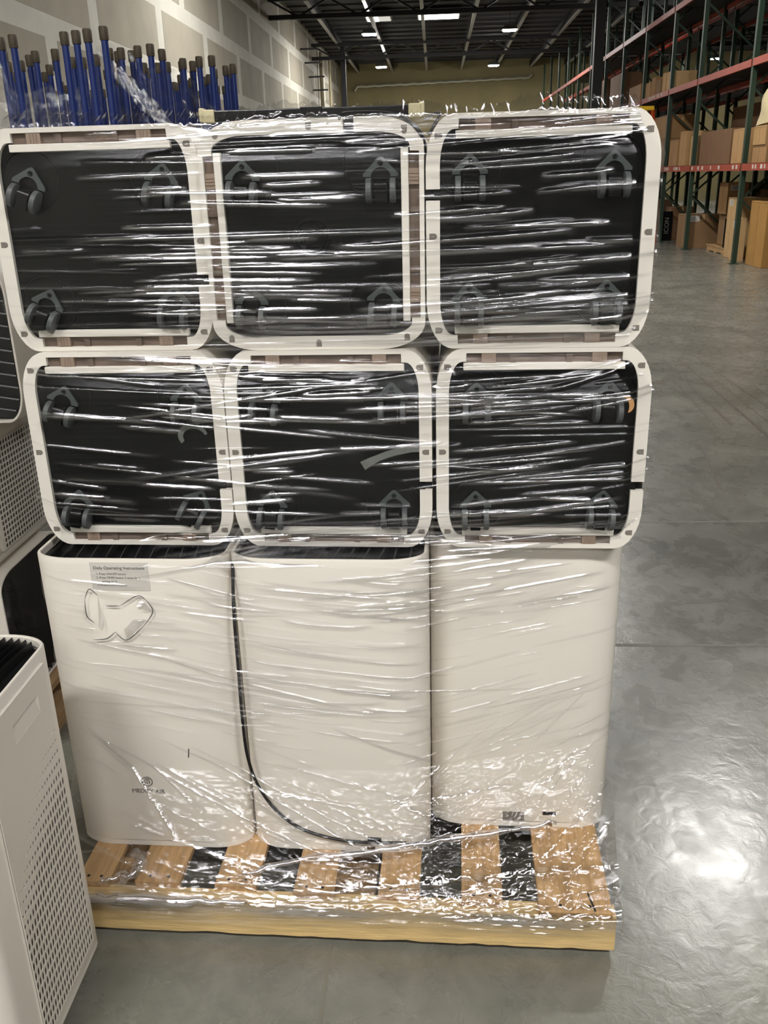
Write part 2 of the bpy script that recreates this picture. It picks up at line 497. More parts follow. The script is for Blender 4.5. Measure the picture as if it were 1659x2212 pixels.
# top grille
q = MB(); q.prism(rrect(W - .017, W - .017, RC - .0085), H - .03, H - .022)
PM['gbase'] = q.mesh('grille_bed', M['grille'])
def slat_mesh(y):
    """one curved fin of the top grille"""
    q = MB()
    hx = W / 2 - .011
    u_ = max(0, abs(y) + .006 - (W / 2 - RY)) / RY
    ex = hx - RX * (1 - math.sqrt(max(0, 1 - u_ * u_)))
    k = 9
    up_, lo = [], []
    vs, fs = [], []
    for i in range(k):
        x = -ex + 2 * ex * i / (k - 1)
        yy = y + .018 * (1 - (x / hx) ** 2) * (1 if y < 0.12 else .3)
        vs += [(x, yy - .0022, H - .022), (x, yy + .0022, H - .022), (x, yy + .003, H - .0035), (x, yy - .0005, H - .0015)]
    for i in range(k - 1):
        for j in range(4):
            a, b = i * 4 + j, i * 4 + (j + 1) % 4
            fs.append((a, b, b + 4, a + 4))
    fs += [(0, 3, 2, 1), tuple(4 * (k - 1) + j for j in range(4))]
    q.add(vs, fs)
    return q
SLATS = [slat_mesh(-W / 2 + .03 + i * .0162) for i in range(23)]
PM['slats'] = []
for sm in SLATS: PM['slats'].append(sm.mesh('grille_slat', M['grille'], 40))
allsl = MB()
for sm in SLATS[::2]: allsl.add(sm.v, sm.f)
PM['fins'] = allsl.mesh('grille_fins', M['grille'], 40)
# perforated door, on the -y side (local), real holes
def perf_mesh(x0, x1, za, zb, cw, ch, fn, pocket=None, name='perforated_panel', y=-W / 2 - .0075, depth=.0022):
    q = MB(); back = MB()
    nx, nz = int((x1 - x0) / cw), int((zb - za) / ch)
    cw, ch = (x1 - x0) / nx, (zb - za) / nz
    vs, fs = [], []
    for j in range(nz):
        for i in range(nx):
            cx, cz = x0 + (i + .5) * cw, za + (j + .5) * ch
            s = fn((cx - x0) / (x1 - x0), (cz - za) / (zb - za))
            k = len(vs)
            a, b = cw / 2, ch / 2
            c4 = [(cx - a, cz - b), (cx + a, cz - b), (cx + a, cz + b), (cx - a, cz + b)]
            if pocket and pocket[0] < cx < pocket[1] and pocket[2] < cz < pocket[3]:
                continue
            if s < .15:
                vs += [(x, y, z) for x, z in c4]; fs.append((k, k + 1, k + 2, k + 3)); continue
            hw, hh = cw * .39 * (.55 + .45 * s), ch * .42 * s
            dz = cw * .0
            h8 = [(-hw, -hh * .55), (-hw * .5, -hh), (hw * .5, -hh), (hw, -hh * .55), (hw, hh * .55), (hw * .5, hh), (-hw * .5, hh), (-hw, hh * .55)]
            vs += [(x, y, z) for x, z in c4] + [(cx + u, y, cz + v) for u, v in h8] + [(cx + u, y + depth, cz + v) for u, v in h8]
            g = k + 4
            fs += [(k, k + 1, g + 2, g + 1), (k + 1, k + 2, g + 4, g + 3), (k + 2, k + 3, g + 6, g + 5), (k + 3, k, g, g + 7),
                   (k, g + 1, g), (k + 1, g + 3, g + 2), (k + 2, g + 5, g + 4), (k + 3, g + 7, g + 6)]
            for e in range(8): fs.append((g + e, g + (e + 1) % 8, g + 8 + (e + 1) % 8, g + 8 + e))
    # rim of the door
    k = len(vs)
    vs += [(x0, y, za), (x1, y, za), (x1, y, zb), (x0, y, zb), (x0, y + .0085, za), (x1, y + .0085, za), (x1, y + .0085, zb), (x0, y + .0085, zb)]
    fs += [(k + i, k + (i + 1) % 4, k + 4 + (i + 1) % 4, k + 4 + i) for i in range(4)]
    me = bpy.data.meshes.new(name)
    me.from_pydata(vs, [], fs)
    me.materials.append(M['white'])
    return me

def purifier(mtx, label, group=None, base=True, casters=None, top='fins', cat='air purifier'):
    """mtx: world matrix; local z runs from the base ring to the top grille"""
    o = empty('air_purifier', mtx)
    tag(o, label, cat, group)
    link('shell', PM['shell'], o)
    link('bottom_ring', PM['ring'], o)
    link('base_plate', PM['base'], o)
    link('grille_bed', PM['gbase'], o)
    if top == 'fins': link('grille_fins', PM['fins'], o)
    else:
        for s in PM['slats']: link('grille_slat', s, o)
    if base:
        for nm in 'np':
            link('door_strip', PM['strip' + nm], o)
            link('filter_edge', PM['filt' + nm], o)
            for kx in (-1, 1): link('clip', PM['clip%s%d' % (nm, kx)], o)
        a, d, d2 = W / 2 - RB / 2, W / 2 - RX + (RX - RB / 2) * .73, W / 2 - RY + (RY - RB / 2) * .70
        for x, y, ang in ((a, 0, 0), (-a, 0, PI), (d, d2, 0), (-d, d2, PI), (d, -d2, 0), (-d, -d2, PI)):
            link('screw_recess', PM['recess'], o, T((x, y, 0)) @ Matrix.Rotation(ang + PI, 4, 'Z'))
    if casters:
        inv = mtx.inverted()
        for (dx, dz, tilt) in casters:
            rot = mtx.to_3x3()
            cpos = mtx @ Vector((0, 0, .009)) + Vector((dx, 0, dz))
            wm = T(cpos) @ Matrix.Rotation(tilt, 4, 'Y')
            c = link('caster', PM['caster'], o, inv @ wm)
            link('screw', PM['cscrew'], c)
            link('fork', PM['fork'], c, T((0, -.012, -.022)))
            for s in (-1, 1): link('wheel', PM['wheel'], c, T((s * .0225, -.012, -.028)))
    return o

def lying(xc, yf, zc, phi, yaw_=0.):
    return T((xc, yf, zc)) @ Matrix.Rotation(yaw_, 4, 'Z') @ Matrix.Rotation(phi, 4, 'Y') @ Matrix.Rotation(-PI / 2, 4, 'X')
def cst(t): return [(-.131, .112, t[0]), (.131, .112, t[1]), (-.131, -.118, t[2]), (.131, -.118, t[3])]

ZT = .125                     # deck top
Z1, Z2 = ZT + H + .0005 + W / 2, ZT + H + .001 + 1.5 * W
YAW = R(-1.475)
UL = purifier(lying(-.432, .262, Z2, 0, YAW), 'white air purifier on its side in top row, closest to the blue posts', casters=cst((.35, .2, .4, .1)))
UM = purifier(lying(-.0075, .238, Z2, -PI / 2, YAW), 'white air purifier on its side below the black tube, slots upright at both edges', casters=cst((.06, 0, .05, .1)))
UR = purifier(lying(.4205, .222, Z2, PI, YAW), 'white air purifier on its side at top row end towards the racks', casters=cst((0, 0, 0, 0)))
LL = purifier(lying(-.424, .245, Z1, 0, YAW), 'white air purifier on its side with curled clear tape on its black base', casters=cst((.3, .05, .15, .5)))
LM = purifier(lying(.004, .232, Z1, 0, YAW), 'white air purifier on its side with straight dusty tape strip on black base', casters=cst((.1, 0, .1, 0)))
LR = purifier(lying(.4375, .222, Z1, 0, YAW), 'white air purifier on its side with small amber tape curl on black base', casters=cst((0, .05, 0, .1)))
# uprights: local +x turned towards the camera (-y)
UPR = lambda xc, yf, a: T((xc, yf + W / 2, ZT)) @ Matrix.Rotation(YAW + a, 4, 'Z')
FL = purifier(UPR(-.433, .165, PI / 2), 'upright white air purifier with printed instruction sticker and round logo', base=False)
FM = purifier(UPR(-.0025, .160, -PI / 2), 'upright white air purifier with black cord curving across its front', base=False)
FR = purifier(UPR(.4265, .255, -PI / 2), 'upright white air purifier above the pallet corner nearest the racks', base=False)
for xc, wd in ((-.42, 'behind the one with the sticker'), (0., 'behind the one with the cord'), (.42, 'behind the one nearest the racks')):
    purifier(UPR(xc, .692 if xc > .1 else .60, 0), 'upright white air purifier hidden ' + wd, base=False)

def font(name, body, size, material, parent, mtx, ext=.0003, align='CENTER'):
    cu = bpy.data.curves.new(name, 'FONT')
    cu.body = body; cu.size = size; cu.extrude = ext; cu.align_x = align
    t_ = bpy.data.objects.new(name, cu)
    C.objects.link(t_)
    bpy.context.view_layer.update()
    me = bpy.data.meshes.new_from_object(t_.evaluated_get(bpy.context.evaluated_depsgraph_get()))
    bpy.data.objects.remove(t_)
    me.name = name; me.materials.clear(); me.materials.append(material)
    o = bpy.data.objects.new(name, me)
    C.objects.link(o)
    if parent: o.parent = parent
    o.matrix_basis = mtx
    return o
# prints on the front of FL, given in world then moved into its frame
def on(parent, x, z, yoff=-.0006):
    """matrix in the parent's frame of a point on its camera-side face, text facing -y"""
    pm = parent.matrix_basis
    c = pm.translation
    fy = Matrix.Rotation(YAW, 4, 'Z')
    wm = T((x, 0, z))
    loc = T((c.x, c.y, 0)) @ fy @ T((x - c.x, -W / 2 + yoff, z)) @ Matrix.Rotation(PI / 2, 4, 'X')
    return pm.inverted() @ loc
q = MB(); q.tube([(.0125 * math.cos(t), .0125 * math.sin(t), 0) for t in np.linspace(0, 2 * PI, 33)], .0009, 6)
for xx, a in ((-.005, -.006), (0, -.007), (.005, -.006)):
    q.bar((xx, a, 0), (xx, .005 if xx else .008, 0), .0016, .0006)
q.tube([(-.005 + .0025 * (1 - math.cos(t)), .005 + .0028 * math.sin(t), 0) for t in np.linspace(0, PI, 7)], .0008, 5)
q.tube([(.0025 * (1 - math.cos(t)), .005 + .0028 * math.sin(t), 0) for t in np.linspace(0, PI, 7)], .0008, 5)
tag(link('logo', q.mesh('logo', M['inkd']), FL, on(FL, -.452, .312)), 'round grey logo with three strokes')
tag(font('lettering', 'MEDIFY AIR', .0155, M['ink'], FL, on(FL, -.452, .280)), 'printed grey lettering')
st = link('sticker', None, FL)
q = MB(); q.box(-.064, .064, -.036, .030, -.0003, .0003)
bpy.data.objects.remove(st)
st = tag(link('sticker', q.mesh('sticker', M['sticker']), FL, on(FL, -.447, .845)), 'pale instruction sticker')
for i, (s, sz, xx) in enumerate((('Daily Operating Instructions', .0098, 0), ('1. Press ON/OFF button', .0066, -.052), ('2. Press TIMER button 3 times for a', .0066, -.052), ('    setting of 12', .0066, -.048), ('3. Press ION/UV button', .0066, -.052))):
    yy = .014 if i == 0 else .001 - .0088 * (i - 1)
    font('lettering', s, sz, M['inkd'] if i == 0 else M['ink'], st, T((xx, yy, .0005)), .0002, 'CENTER' if i == 0 else 'LEFT')
# scuff on FL
q = MB(); q.bar((0, -.012, 0), (.003, .012, 0), .0022, .0008)
link('scuff', q.mesh('scuff', M['inkd']), FL, on(FL, -.345, .395))
# rear outlets on FM, FR
for p, x, z in ((FM, .080, .162), (FR, .502, .166)):
    q = MB(); q.box(-.016, .016, -.0045, .0045, -.004, .0005)
    link('cord_outlet', q.mesh('cord_outlet', M['dark']), p, on(p, x, z))
q = MB(); q.box(-.026, .026, -.013, .013, -.0005, .0004)
tag(link('rating_plate', q.mesh('rating_plate', M['screw']), FR, on(FR, .415, .155)), 'grey rating plate')
def spline(pts, n=8):
    P = [Vector(p) for p in pts]
    out = []
    for i in range(len(P) - 1):
        p0, p1, p2, p3 = P[max(i - 1, 0)], P[i], P[i + 1], P[min(i + 2, len(P) - 1)]
        for k in range(n):
            t = k / n
            out.append(.5 * ((2 * p1) + (p2 - p0) * t + (2 * p0 - 5 * p1 + 4 * p2 - p3) * t * t + (3 * p1 - p0 - 3 * p2 + p3) * t ** 3))
    out.append(P[-1])
    return out
def cordpart(parent, pts, r=.0038):
    q = MB(); q.tube(spline(pts), r, 8)
    me = q.mesh('power_cord', M['cord'], 60)
    return link('power_cord', me, parent, parent.matrix_basis.inverted())
cordpart(FM, [(-.214, .20, .86), (-.213, .166, .76), (-.214, .162, .62), (-.215, .160, .49), (-.210, .156, .39), (-.190, .154, .31), (-.150, .153, .24), (-.09, .152, .19), (0, .150, .163), (.10, .150, .158), (.205, .150, .16)])
cordpart(UM, [(.052, .245, 1.718), (.054, .236, 1.738), (.09, .236, 1.741), (.14, .236, 1.738), (.178, .236, 1.722), (.203, .236, 1.694), (.2065, .30, 1.655), (.205, .42, 1.60)])
cordpart(UR, [(.205, .55, 1.742), (.222, .40, 1.742), (.235, .28, 1.735), (.214, .26, 1.70)], .003)
# dim round emblem on the UM base
q = MB()
for rad, tr in ((.034, .0016), (.026, .001)):
    q.tube([(rad * math.cos(t), rad * math.sin(t), 0) for t in np.linspace(0, 2 * PI, 33)], tr, 6)
for t0, t1 in ((.5, 5.8),):
    q.tube([(.017 * math.cos(t), .017 * math.sin(t), 0) for t in np.linspace(t0, t1, 9)], .0018, 6)
ee = MB(); ee.tube([(.001 * 0, 0, 0), (0, 0, .0001)], .001, 4)
em = link('emblem', q.mesh('emblem', M['black'], 60), UM)
em.matrix_basis = UM.matrix_basis.inverted() @ T((-.012, .2455, 1.522)) @ Matrix.Rotation(PI / 2, 4, 'X')

# tapes stuck to the bases: things of their own
def ribbon(name, pts, wd, material, label):
    q = MB()
    P = [Vector(p) for p in pts]
    vs, fs = [], []
    for i, p in enumerate(P):
        d = (P[min(i + 1, len(P) - 1)] - P[max(i - 1, 0)]).normalized()
        s = d.cross(Vector((0, -1, 0))).normalized() * wd[i] / 2
        vs += [p + s, p - s, p + s + Vector((0, .0008, 0)), p - s + Vector((0, .0008, 0))]
    for i in range(len(P) - 1):
        a, b = 4 * i, 4 * i + 4
        fs += [(a, a + 1, b + 1, b), (a + 2, b + 2, b + 3, a + 3), (a, b, b + 2, a + 2), (a + 1, a + 3, b + 3, b + 1)]
    q.add(vs, fs)
    return tag(link(name, q.mesh(name, material, 60)), label, 'tape')
ribbon('tape_strip', [(-.285 + .028 * math.cos(t), .249 - .004 * math.sin(t), 1.127 + .024 * math.sin(t)) for t in np.linspace(.2, 4.3, 14)], [.006 + .006 * math.sin(i / 13 * PI) for i in range(14)], M['tapeclear'], 'curled clear tape on a black purifier base, crescent shaped')
ribbon('tape_strip', [(.072 + .135 * t, .228, 1.066 + .034 * t - .012 * (t - .5) ** 2 * 4 + .012) for t in np.linspace(0, 1, 9)], [.020 - .003 * t for t in range(3)] + [.014] * 3 + [.011] * 3, M['tapeclear'], 'straight dusty tape strip peeling across a black purifier base')
ribbon('tape_strip', [(.597 + .016 * math.cos(t), .214, 1.192 + .018 * math.sin(t)) for t in np.linspace(-.9, 1.7, 9)], [.002, .006, .009, .010, .010, .009, .006, .004, .002], M['tapeor'], 'small amber tape curl on a black purifier base')

# ---------------------------------------------------------------- black tube lying on the top row
tb = tag(empty('black_tube', T((-.008, .30, ZT + H + 2 * W + .012))), 'black square tube with cream end caps lying on top of the purifiers', 'tube')
q = MB(); q.box(-.185, .185, -.011, .011, -.010, .010)
link('tube', q.mesh('tube', M['tube'], bevel=.002), tb)
for s in (-1, 1):
    q = MB(); q.box(s * .196 - .012, s * .196 + .012, -.013, .013, -.011, .012)
    q.box(s * .209 - .005, s * .209 + .005, -.011, .011, -.009, .015)
    link('end_cap', q.mesh('end_cap', M['cream'], bevel=.002), tb)
q = MB(); q.box(-.02, .022, -.0125, .0125, -.0115, .0115)
link('centre_sleeve', q.mesh('centre_sleeve', M['tube'], bevel=.001), tb)

# ---------------------------------------------------------------- pallet under the stack
pal = tag(empty('wooden_pallet', Matrix.Rotation(YAW, 4, 'Z')), 'wooden pallet carrying the film-wrapped stack of white purifiers', 'pallet')
def jag(x0, x1, y0, y1, z0, z1, n=40, amp=.004):
    """stringer with a rough, splintered lower edge"""
    q = MB()
    vs, fs = [], []
    for i in range(n + 1):
        x = x0 + (x1 - x0) * i / n
        d = amp * random.random() ** 2 * (1 if random.random() < .5 else -.3)
        vs += [(x, y0, z0 + d), (x, y1, z0 + d), (x, y1, z1), (x, y0, z1)]
    for i in range(n):
        for j in range(4):
            a, b = i * 4 + j, i * 4 + (j + 1) % 4
            fs.append((a, b, b + 4, a + 4))
    fs += [(0, 3, 2, 1), tuple(4 * n + j for j in range(4))]
    q.add(vs, fs)
    return q
for y0, y1 in ((0, .040), (.488, .528), (.976, 1.016)):
    link('stringer', jag(-.612, .612, y0, y1, .018, .108).mesh('stringer', M['woodx']), pal)
BX = [(-.612, -.535, .03), (-.476, -.369, .037), (-.287, -.190, .035), (-.103, -.010, .022), (.089, .182, .026), (.276, .367, .018), (.445, .603, -.002)]
for x0, x1, y0 in BX:
    b = boxobj('deck_board', (x0, x1, y0, 1.01, .108, .124), M['wood'], pal, bevel=.0015)
    for k in range(2):
        for yy in (y0 + .018,):
            q = MB(); xx = x0 + (x1 - x0) * (.3 + .4 * k)
            q.tube([(xx, yy, .1235), (xx, yy, .1246)], .004, 7)
            link('nail', q.mesh('nail', M['dark']), b)
for x0, x1 in ((-.60, -.46), (-.07, .07), (.46, .60)):
    boxobj('bottom_board', (x0, x1, .05, .97, 0, .018), M['wood'], pal)
q = MB(); q.bar((.566, .002, .1235), (.556, .055, .1235), .004, .003)
link('split', q.mesh('split', M['dark']), pal)

# ---------------------------------------------------------------- stretch film around the stack
def film_material(name, base=.0, gain=1.0, rough=.22, bstr=.14, st=(1.2, 6, 130)):
    mt = bpy.data.materials.new(name)
    mt.use_nodes = True
    nt = mt.node_tree
    nt.nodes.clear()
    N = nt.nodes.new
    L = nt.links.new
    out = N('ShaderNodeOutputMaterial')
    tc = N('ShaderNodeTexCoord')
    mp = N('ShaderNodeMapping'); mp.inputs['Scale'].default_value = st
    L(tc.outputs['Object'], mp.inputs[0])
    n1 = N('ShaderNodeTexNoise'); n1.inputs['Scale'].default_value = 1.0; n1.inputs['Detail'].default_value = 5; n1.inputs['Roughness'].default_value = .6
    L(mp.outputs[0], n1.inputs['Vector'])
    n2 = N('ShaderNodeTexNoise'); n2.inputs['Scale'].default_value = 46; n2.inputs['Detail'].default_value = 3
    L(tc.outputs['Object'], n2.inputs['Vector'])
    at = N('ShaderNodeAttribute'); at.attribute_name = 'fold'
    ac = N('ShaderNodeAttribute'); ac.attribute_name = 'crinkle'
    mu = N('ShaderNodeMath'); mu.operation = 'MULTIPLY'
    L(n2.outputs[0], mu.inputs[0]); L(ac.outputs['Fac'], mu.inputs[1])
    ad = N('ShaderNodeMath'); ad.operation = 'ADD'
    L(n1.outputs[0], ad.inputs[0]); L(mu.outputs[0], ad.inputs[1])
    bp = N('ShaderNodeBump'); bp.inputs['Strength'].default_value = bstr; bp.inputs['Distance'].default_value = .012
    L(ad.outputs[0], bp.inputs['Height'])
    lw = N('ShaderNodeLayerWeight')
    pw = N('ShaderNodeMath'); pw.operation = 'POWER'; pw.inputs[1].default_value = 5
    L(lw.outputs['Facing'], pw.inputs[0])
    fr = N('ShaderNodeMath'); fr.operation = 'MULTIPLY_ADD'; fr.inputs[1].default_value = .30; fr.inputs[2].default_value = .028
    L(pw.outputs[0], fr.inputs[0])
    fm = N('ShaderNodeMath'); fm.operation = 'MULTIPLY_ADD'; fm.inputs[1].default_value = gain; fm.inputs[2].default_value = base
    L(fr.outputs[0], fm.inputs[0])
    fo = N('ShaderNodeMath'); fo.operation = 'MULTIPLY_ADD'; fo.inputs[1].default_value = .44; fo.use_clamp = True
    L(at.outputs['Fac'], fo.inputs[0]); L(fm.outputs[0], fo.inputs[2])
    tr = N('ShaderNodeBsdfTransparent'); tr.inputs[0].default_value = (.985, .985, .985, 1)
    gl = N('ShaderNodeBsdfGlossy'); gl.distribution = 'BECKMANN'; gl.inputs['Roughness'].default_value = rough
    gl.inputs['Color'].default_value = (.95, .95, 1, 1)
    L(bp.outputs[0], gl.inputs['Normal'])
    mx = N('ShaderNodeMixShader')
    L(fo.outputs[0], mx.inputs[0]); L(tr.outputs[0], mx.inputs[1]); L(gl.outputs[0], mx.inputs[2])
    # a little milkiness where several layers lie on one another
    df = N('ShaderNodeBsdfTranslucent'); df.inputs[0].default_value = (.9, .9, .92, 1)
    d2 = N('ShaderNodeBsdfDiffuse'); d2.inputs[0].default_value = (.9, .9, .92, 1)
    dm = N('ShaderNodeMixShader'); dm.inputs[0].default_value = .5
    L(df.outputs[0], dm.inputs[1]); L(d2.outputs[0], dm.inputs[2])
    mk = N('ShaderNodeMath'); mk.operation = 'MULTIPLY_ADD'; mk.inputs[1].default_value = .018; mk.inputs[2].default_value = .001
    L(at.outputs['Fac'], mk.inputs[0])
    m2 = N('ShaderNodeMixShader')
    L(mk.outputs[0], m2.inputs[0]); L(mx.outputs[0], m2.inputs[1]); L(dm.outputs[0], m2.inputs[2])
    L(m2.outputs[0], out.inputs[0])
    return mt
M['film'] = film_material('stretch_film')

def hull_profile(points, xs):
    """lower convex hull of (x, y) points sampled at xs (film pulled tight in front of them)"""
    pts = sorted(points)
    h = []
    for p in pts:
        while len(h) >= 2 and (h[-1][0] - h[-2][0]) * (p[1] - h[-2][1]) - (h[-1][1] - h[-2][1]) * (p[0] - h[-2][0]) <= 0:
            h.pop()
        h.append(p)
    return np.interp(xs, [p[0] for p in h], [p[1] for p in h])

def corner_pts(xc, yf, wd=W, r=RY, q=RX):
    o = []
    for t in np.linspace(0, PI / 2, 5):
        o.append((xc + wd / 2 - r + r * math.sin(t), yf + q - q * math.cos(t)))
        o.append((xc - wd / 2 + r - r * math.sin(t), yf + q - q * math.cos(t)))
    return o
NX, DZ = 300, .0014
zs = np.arange(.052, 1.757, DZ)
NZ = len(zs)
sp = np.linspace(0, 1, NX)
def tier(xl, xr, pts):
    xs = xl + (xr - xl) * sp
    return xs, hull_profile(pts, xs)
def lp(units):
    p = []
    for xc, yf, rows in units:
        p += [(xc - W / 2, yf - .001), (xc + W / 2, yf - .001)]
        if rows: p += [(xc - .165, yf - .029), (xc + .165, yf - .029)]
    return p
gap = .004
tU = tier(-.652, .638, lp([(-.432, .262, 1), (-.0075, .238, 1), (.4205, .222, 1)]))
tUe = tier(-.600, .590, lp([(-.432, .262, 0), (-.0075, .238, 0), (.4205, .222, 0)]))
tL = tier(-.642, .655, lp([(-.424, .245, 1), (.004, .232, 1), (.4375, .222, 1)]))
tLe = tier(-.600, .610, lp([(-.424, .245, 0), (.004, .232, 0), (.4375, .222, 0)]))
tF = tier(-.638, .630, corner_pts(-.433, .165) + corner_pts(-.0025, .160) + corner_pts(.4265, .255))
tP = tier(-.626, .622, [(-.62, -.004 + .016), (.62, -.004 - .016)])
keys = [(.05, tP), (.112, tP), (.36, tF), (ZT + H - .02, tF), (ZT + H + .03, tLe), (ZT + H + .09, tL), (ZT + H + W - .09, tL), (ZT + H + W, tUe), (ZT + H + W + .09, tU), (ZT + H + 2 * W - .08, tU), (ZT + H + 2 * W - .01, tUe), (1.80, tUe)]
kz = [k[0] for k in keys]
FX = np.zeros((NZ, NX)); FY = np.zeros((NZ, NX))
for j, z in enumerate(zs):
    i = max(0, min(len(keys) - 2, int(np.searchsorted(kz, z) - 1)))
    t = (z - kz[i]) / (kz[i + 1] - kz[i])
    if not i == 1: t = t * t * (3 - 2 * t)
    FX[j] = keys[i][1][0] * (1 - t) + keys[i + 1][1][0] * t
    FY[j] = keys[i][1][1] * (1 - t) + keys[i + 1][1][1] * t
FY -= gap
# the top edge folds back over the purifiers
tb_ = np.clip((zs - 1.728) / .03, 0, 1)
FY += (tb_ ** 2 * .06)[:, None]
FZ = np.repeat(zs[:, None], NX, 1)
FZ += (.010 * np.sin(sp * 23) * np.sin(sp * 9 + 1) + .004 * rng.normal(size=NX))[None, :] * np.clip((zs - 1.715) / .04, 0, 1)[:, None]
fold = np.zeros((NZ, NX)); crk = np.zeros((NZ, NX))
disp = np.zeros((NZ, NX))
def ridge(x0, z0, x1, z1, hw, amp, curve=0., f=1.):
    if x1 < x0: x0, z0, x1, z1 = x1, z1, x0, z0
    xm = FX[min(NZ - 1, max(0, int(((z0 + z1) / 2 - zs[0]) / DZ)))]
    cols = np.where((xm >= x0) & (xm <= x1))[0]
    if len(cols) < 2: return
    t = (xm[cols] - x0) / max(1e-6, x1 - x0)
    zc = z0 + (z1 - z0) * t + curve * 4 * t * (1 - t)
    tap = np.minimum(1, np.minimum(t, 1 - t) * 5) ** .7
    for c, zz, tp in zip(cols, zc, tap):
        a = max(0, int((zz - 3 * hw - zs[0]) / DZ)); b = min(NZ, int((zz + 3 * hw - zs[0]) / DZ) + 2)
        if b <= a: continue
        d = (zs[a:b] - zz) / hw
        g = np.exp(-d * d)
        disp[a:b, c] = np.maximum(disp[a:b, c], amp * tp * g)
        fold[a:b, c] = np.maximum(fold[a:b, c], f * tp * g * g)
def scatter(n, xr, zr, slope, sl_sd, lr, hw=(.0020, .0058), amp=(.0018, .0055), curve=0, f=(.3, 1.)):
    for _ in range(n):
        xc = random.uniform(*xr); zc = random.uniform(*zr)
        ln = random.uniform(*lr) * (.5 + random.random())
        s = (slope(xc, zc) if callable(slope) else slope) + random.gauss(0, sl_sd)
        h = random.uniform(*hw)
        ridge(xc - ln / 2, zc - ln / 2 * s, xc + ln / 2, zc + ln / 2 * s, h, min(random.uniform(*amp), h * 1.0), curve * random.uniform(.4, 1.2), random.uniform(*f) ** 1.5)
ZB = ZT + H
# top row
scatter(30, (-.35, .22), (1.32, 1.72), .0, .015, (.15, .5))
scatter(32, (.18, .62), (1.32, 1.72), .045, .025, (.15, .42))
MAJ = dict(hw=(.0026, .0058), amp=(.003, .0065), f=(.8, 1.))
scatter(26, (.22, .58), (1.33, 1.71), .05, .02, (.12, .36), **MAJ)
scatter(22, (-.30, .0), (1.33, 1.70), .0, .02, (.08, .25), **MAJ)
scatter(12, (-.30, -.1), (1.35, 1.55), .0, .02, (.08, .2), **MAJ)
scatter(20, (-.28, .05), (.92, 1.28), .0, .05, (.1, .3), **MAJ)
scatter(26, (.22, .6), (.90, 1.29), .05, .06, (.12, .36), **MAJ)
scatter(8, (-.5, -.2), (.92, 1.2), -.06, .03, (.1, .25), **MAJ)
scatter(14, (-.2, .6), (.875, .93), .05, .04, (.12, .36), **MAJ)
scatter(10, (-.5, .1), (.45, .84), -.16, .06, (.1, .25), **MAJ)
scatter(10, (.15, .5), (.74, .85), .07, .03, (.1, .3), **MAJ)
scatter(35, (.2, .62), (1.32, 1.46), .05, .03, (.12, .4))
scatter(30, (-.64, -.2), (1.31, 1.6), -.005, .02, (.1, .4), f=(.1, .6))
scatter(40, (-.35, .1), (1.31, 1.5), -.01, .03, (.12, .4))
scatter(40, (0, .62), (1.69, 1.735), .01, .02, (.1, .4))
scatter(14, (-.4, 0), (1.70, 1.735), .01, .02, (.1, .3))
# second row
scatter(34, (-.6, -.1), (.9, 1.3), -.05, .05, (.12, .45))
scatter(32, (-.22, .22), (.9, 1.3), .02, .07, (.12, .45))
scatter(40, (.2, .64), (.9, 1.3), .06, .09, (.12, .42))
scatter(60, (-.3, .63), (.875, .94), .05, .08, (.12, .4))
# uprights
scatter(70, (-.62, -.15), (.44, .86), lambda x, z: -.08 - .35 * (.86 - z), .05, (.10, .35), f=(.1, .7))
scatter(60, (-.25, .22), (.42, .86), lambda x, z: -.10 - .2 * max(0, -x) - .10 * (.8 - z) * (1 if x < 0 else -.2), .05, (.12, .4), curve=-.006, f=(.1, .8))
scatter(55, (.2, .62), (.36, .86), lambda x, z: .06 + .25 * (.8 - z), .06, (.10, .3), f=(.1, .6))
scatter(22, (.05, .45), (.74, .86), .06, .03, (.15, .35))
# the pull down to the pallet
scatter(45, (.15, .64), (.13, .46), lambda x, z: .45 + .8 * max(0, x - .4), .22, (.06, .22), hw=(.0016, .0035), f=(.2, .9))
scatter(40, (-.6, .25), (.13, .42), -.42, .12, (.06, .30), f=(.15, .8))
scatter(60, (-.6, .62), (.105, .2), .02, .15, (.06, .3), f=(.3, 1))
scatter(26, (-.55, .55), (.112, .135), .0, .03, (.15, .5), hw=(.002, .005), amp=(.002, .004))
scatter(40, (-.6, .62), (.06, .112), .0, .02, (.2, .6), f=(.2, .8))
# long single folds read from the photograph
for a in ((-.58, .47, -.36, .21, .006, .007, 0, 1), (-.57, .45, -.40, .255, .004, .005, .004, 1), (-.60, .46, -.30, .26, .003, .003, .01, .8), (-.42, .44, .12, .19, .0025, .003, -.01, 1), (-.44, .36, .10, .165, .0025, .003, -.01, 1), (-.35, .42, .15, .21, .0022, .003, -.012, .8),
          (-.60, .535, .20, .50, .002, .002, -.004, .8), (-.45, .68, -.1, .56, .0028, .003, -.01, 1), (-.20, .70, .2, .63, .0028, .003, -.012, .9), (-.25, .62, .2, .56, .0028, .003, -.012, .9), (-.22, .545, .2, .515, .0025, .003, -.01, .9),
          (-.15, .128, .60, .185, .009, .010, .012, 1), (-.1, .132, .45, .172, .006, .008, .012, 1), (.30, .50, .62, .545, .002, .002, -.01, .7)):
    ridge(*a)
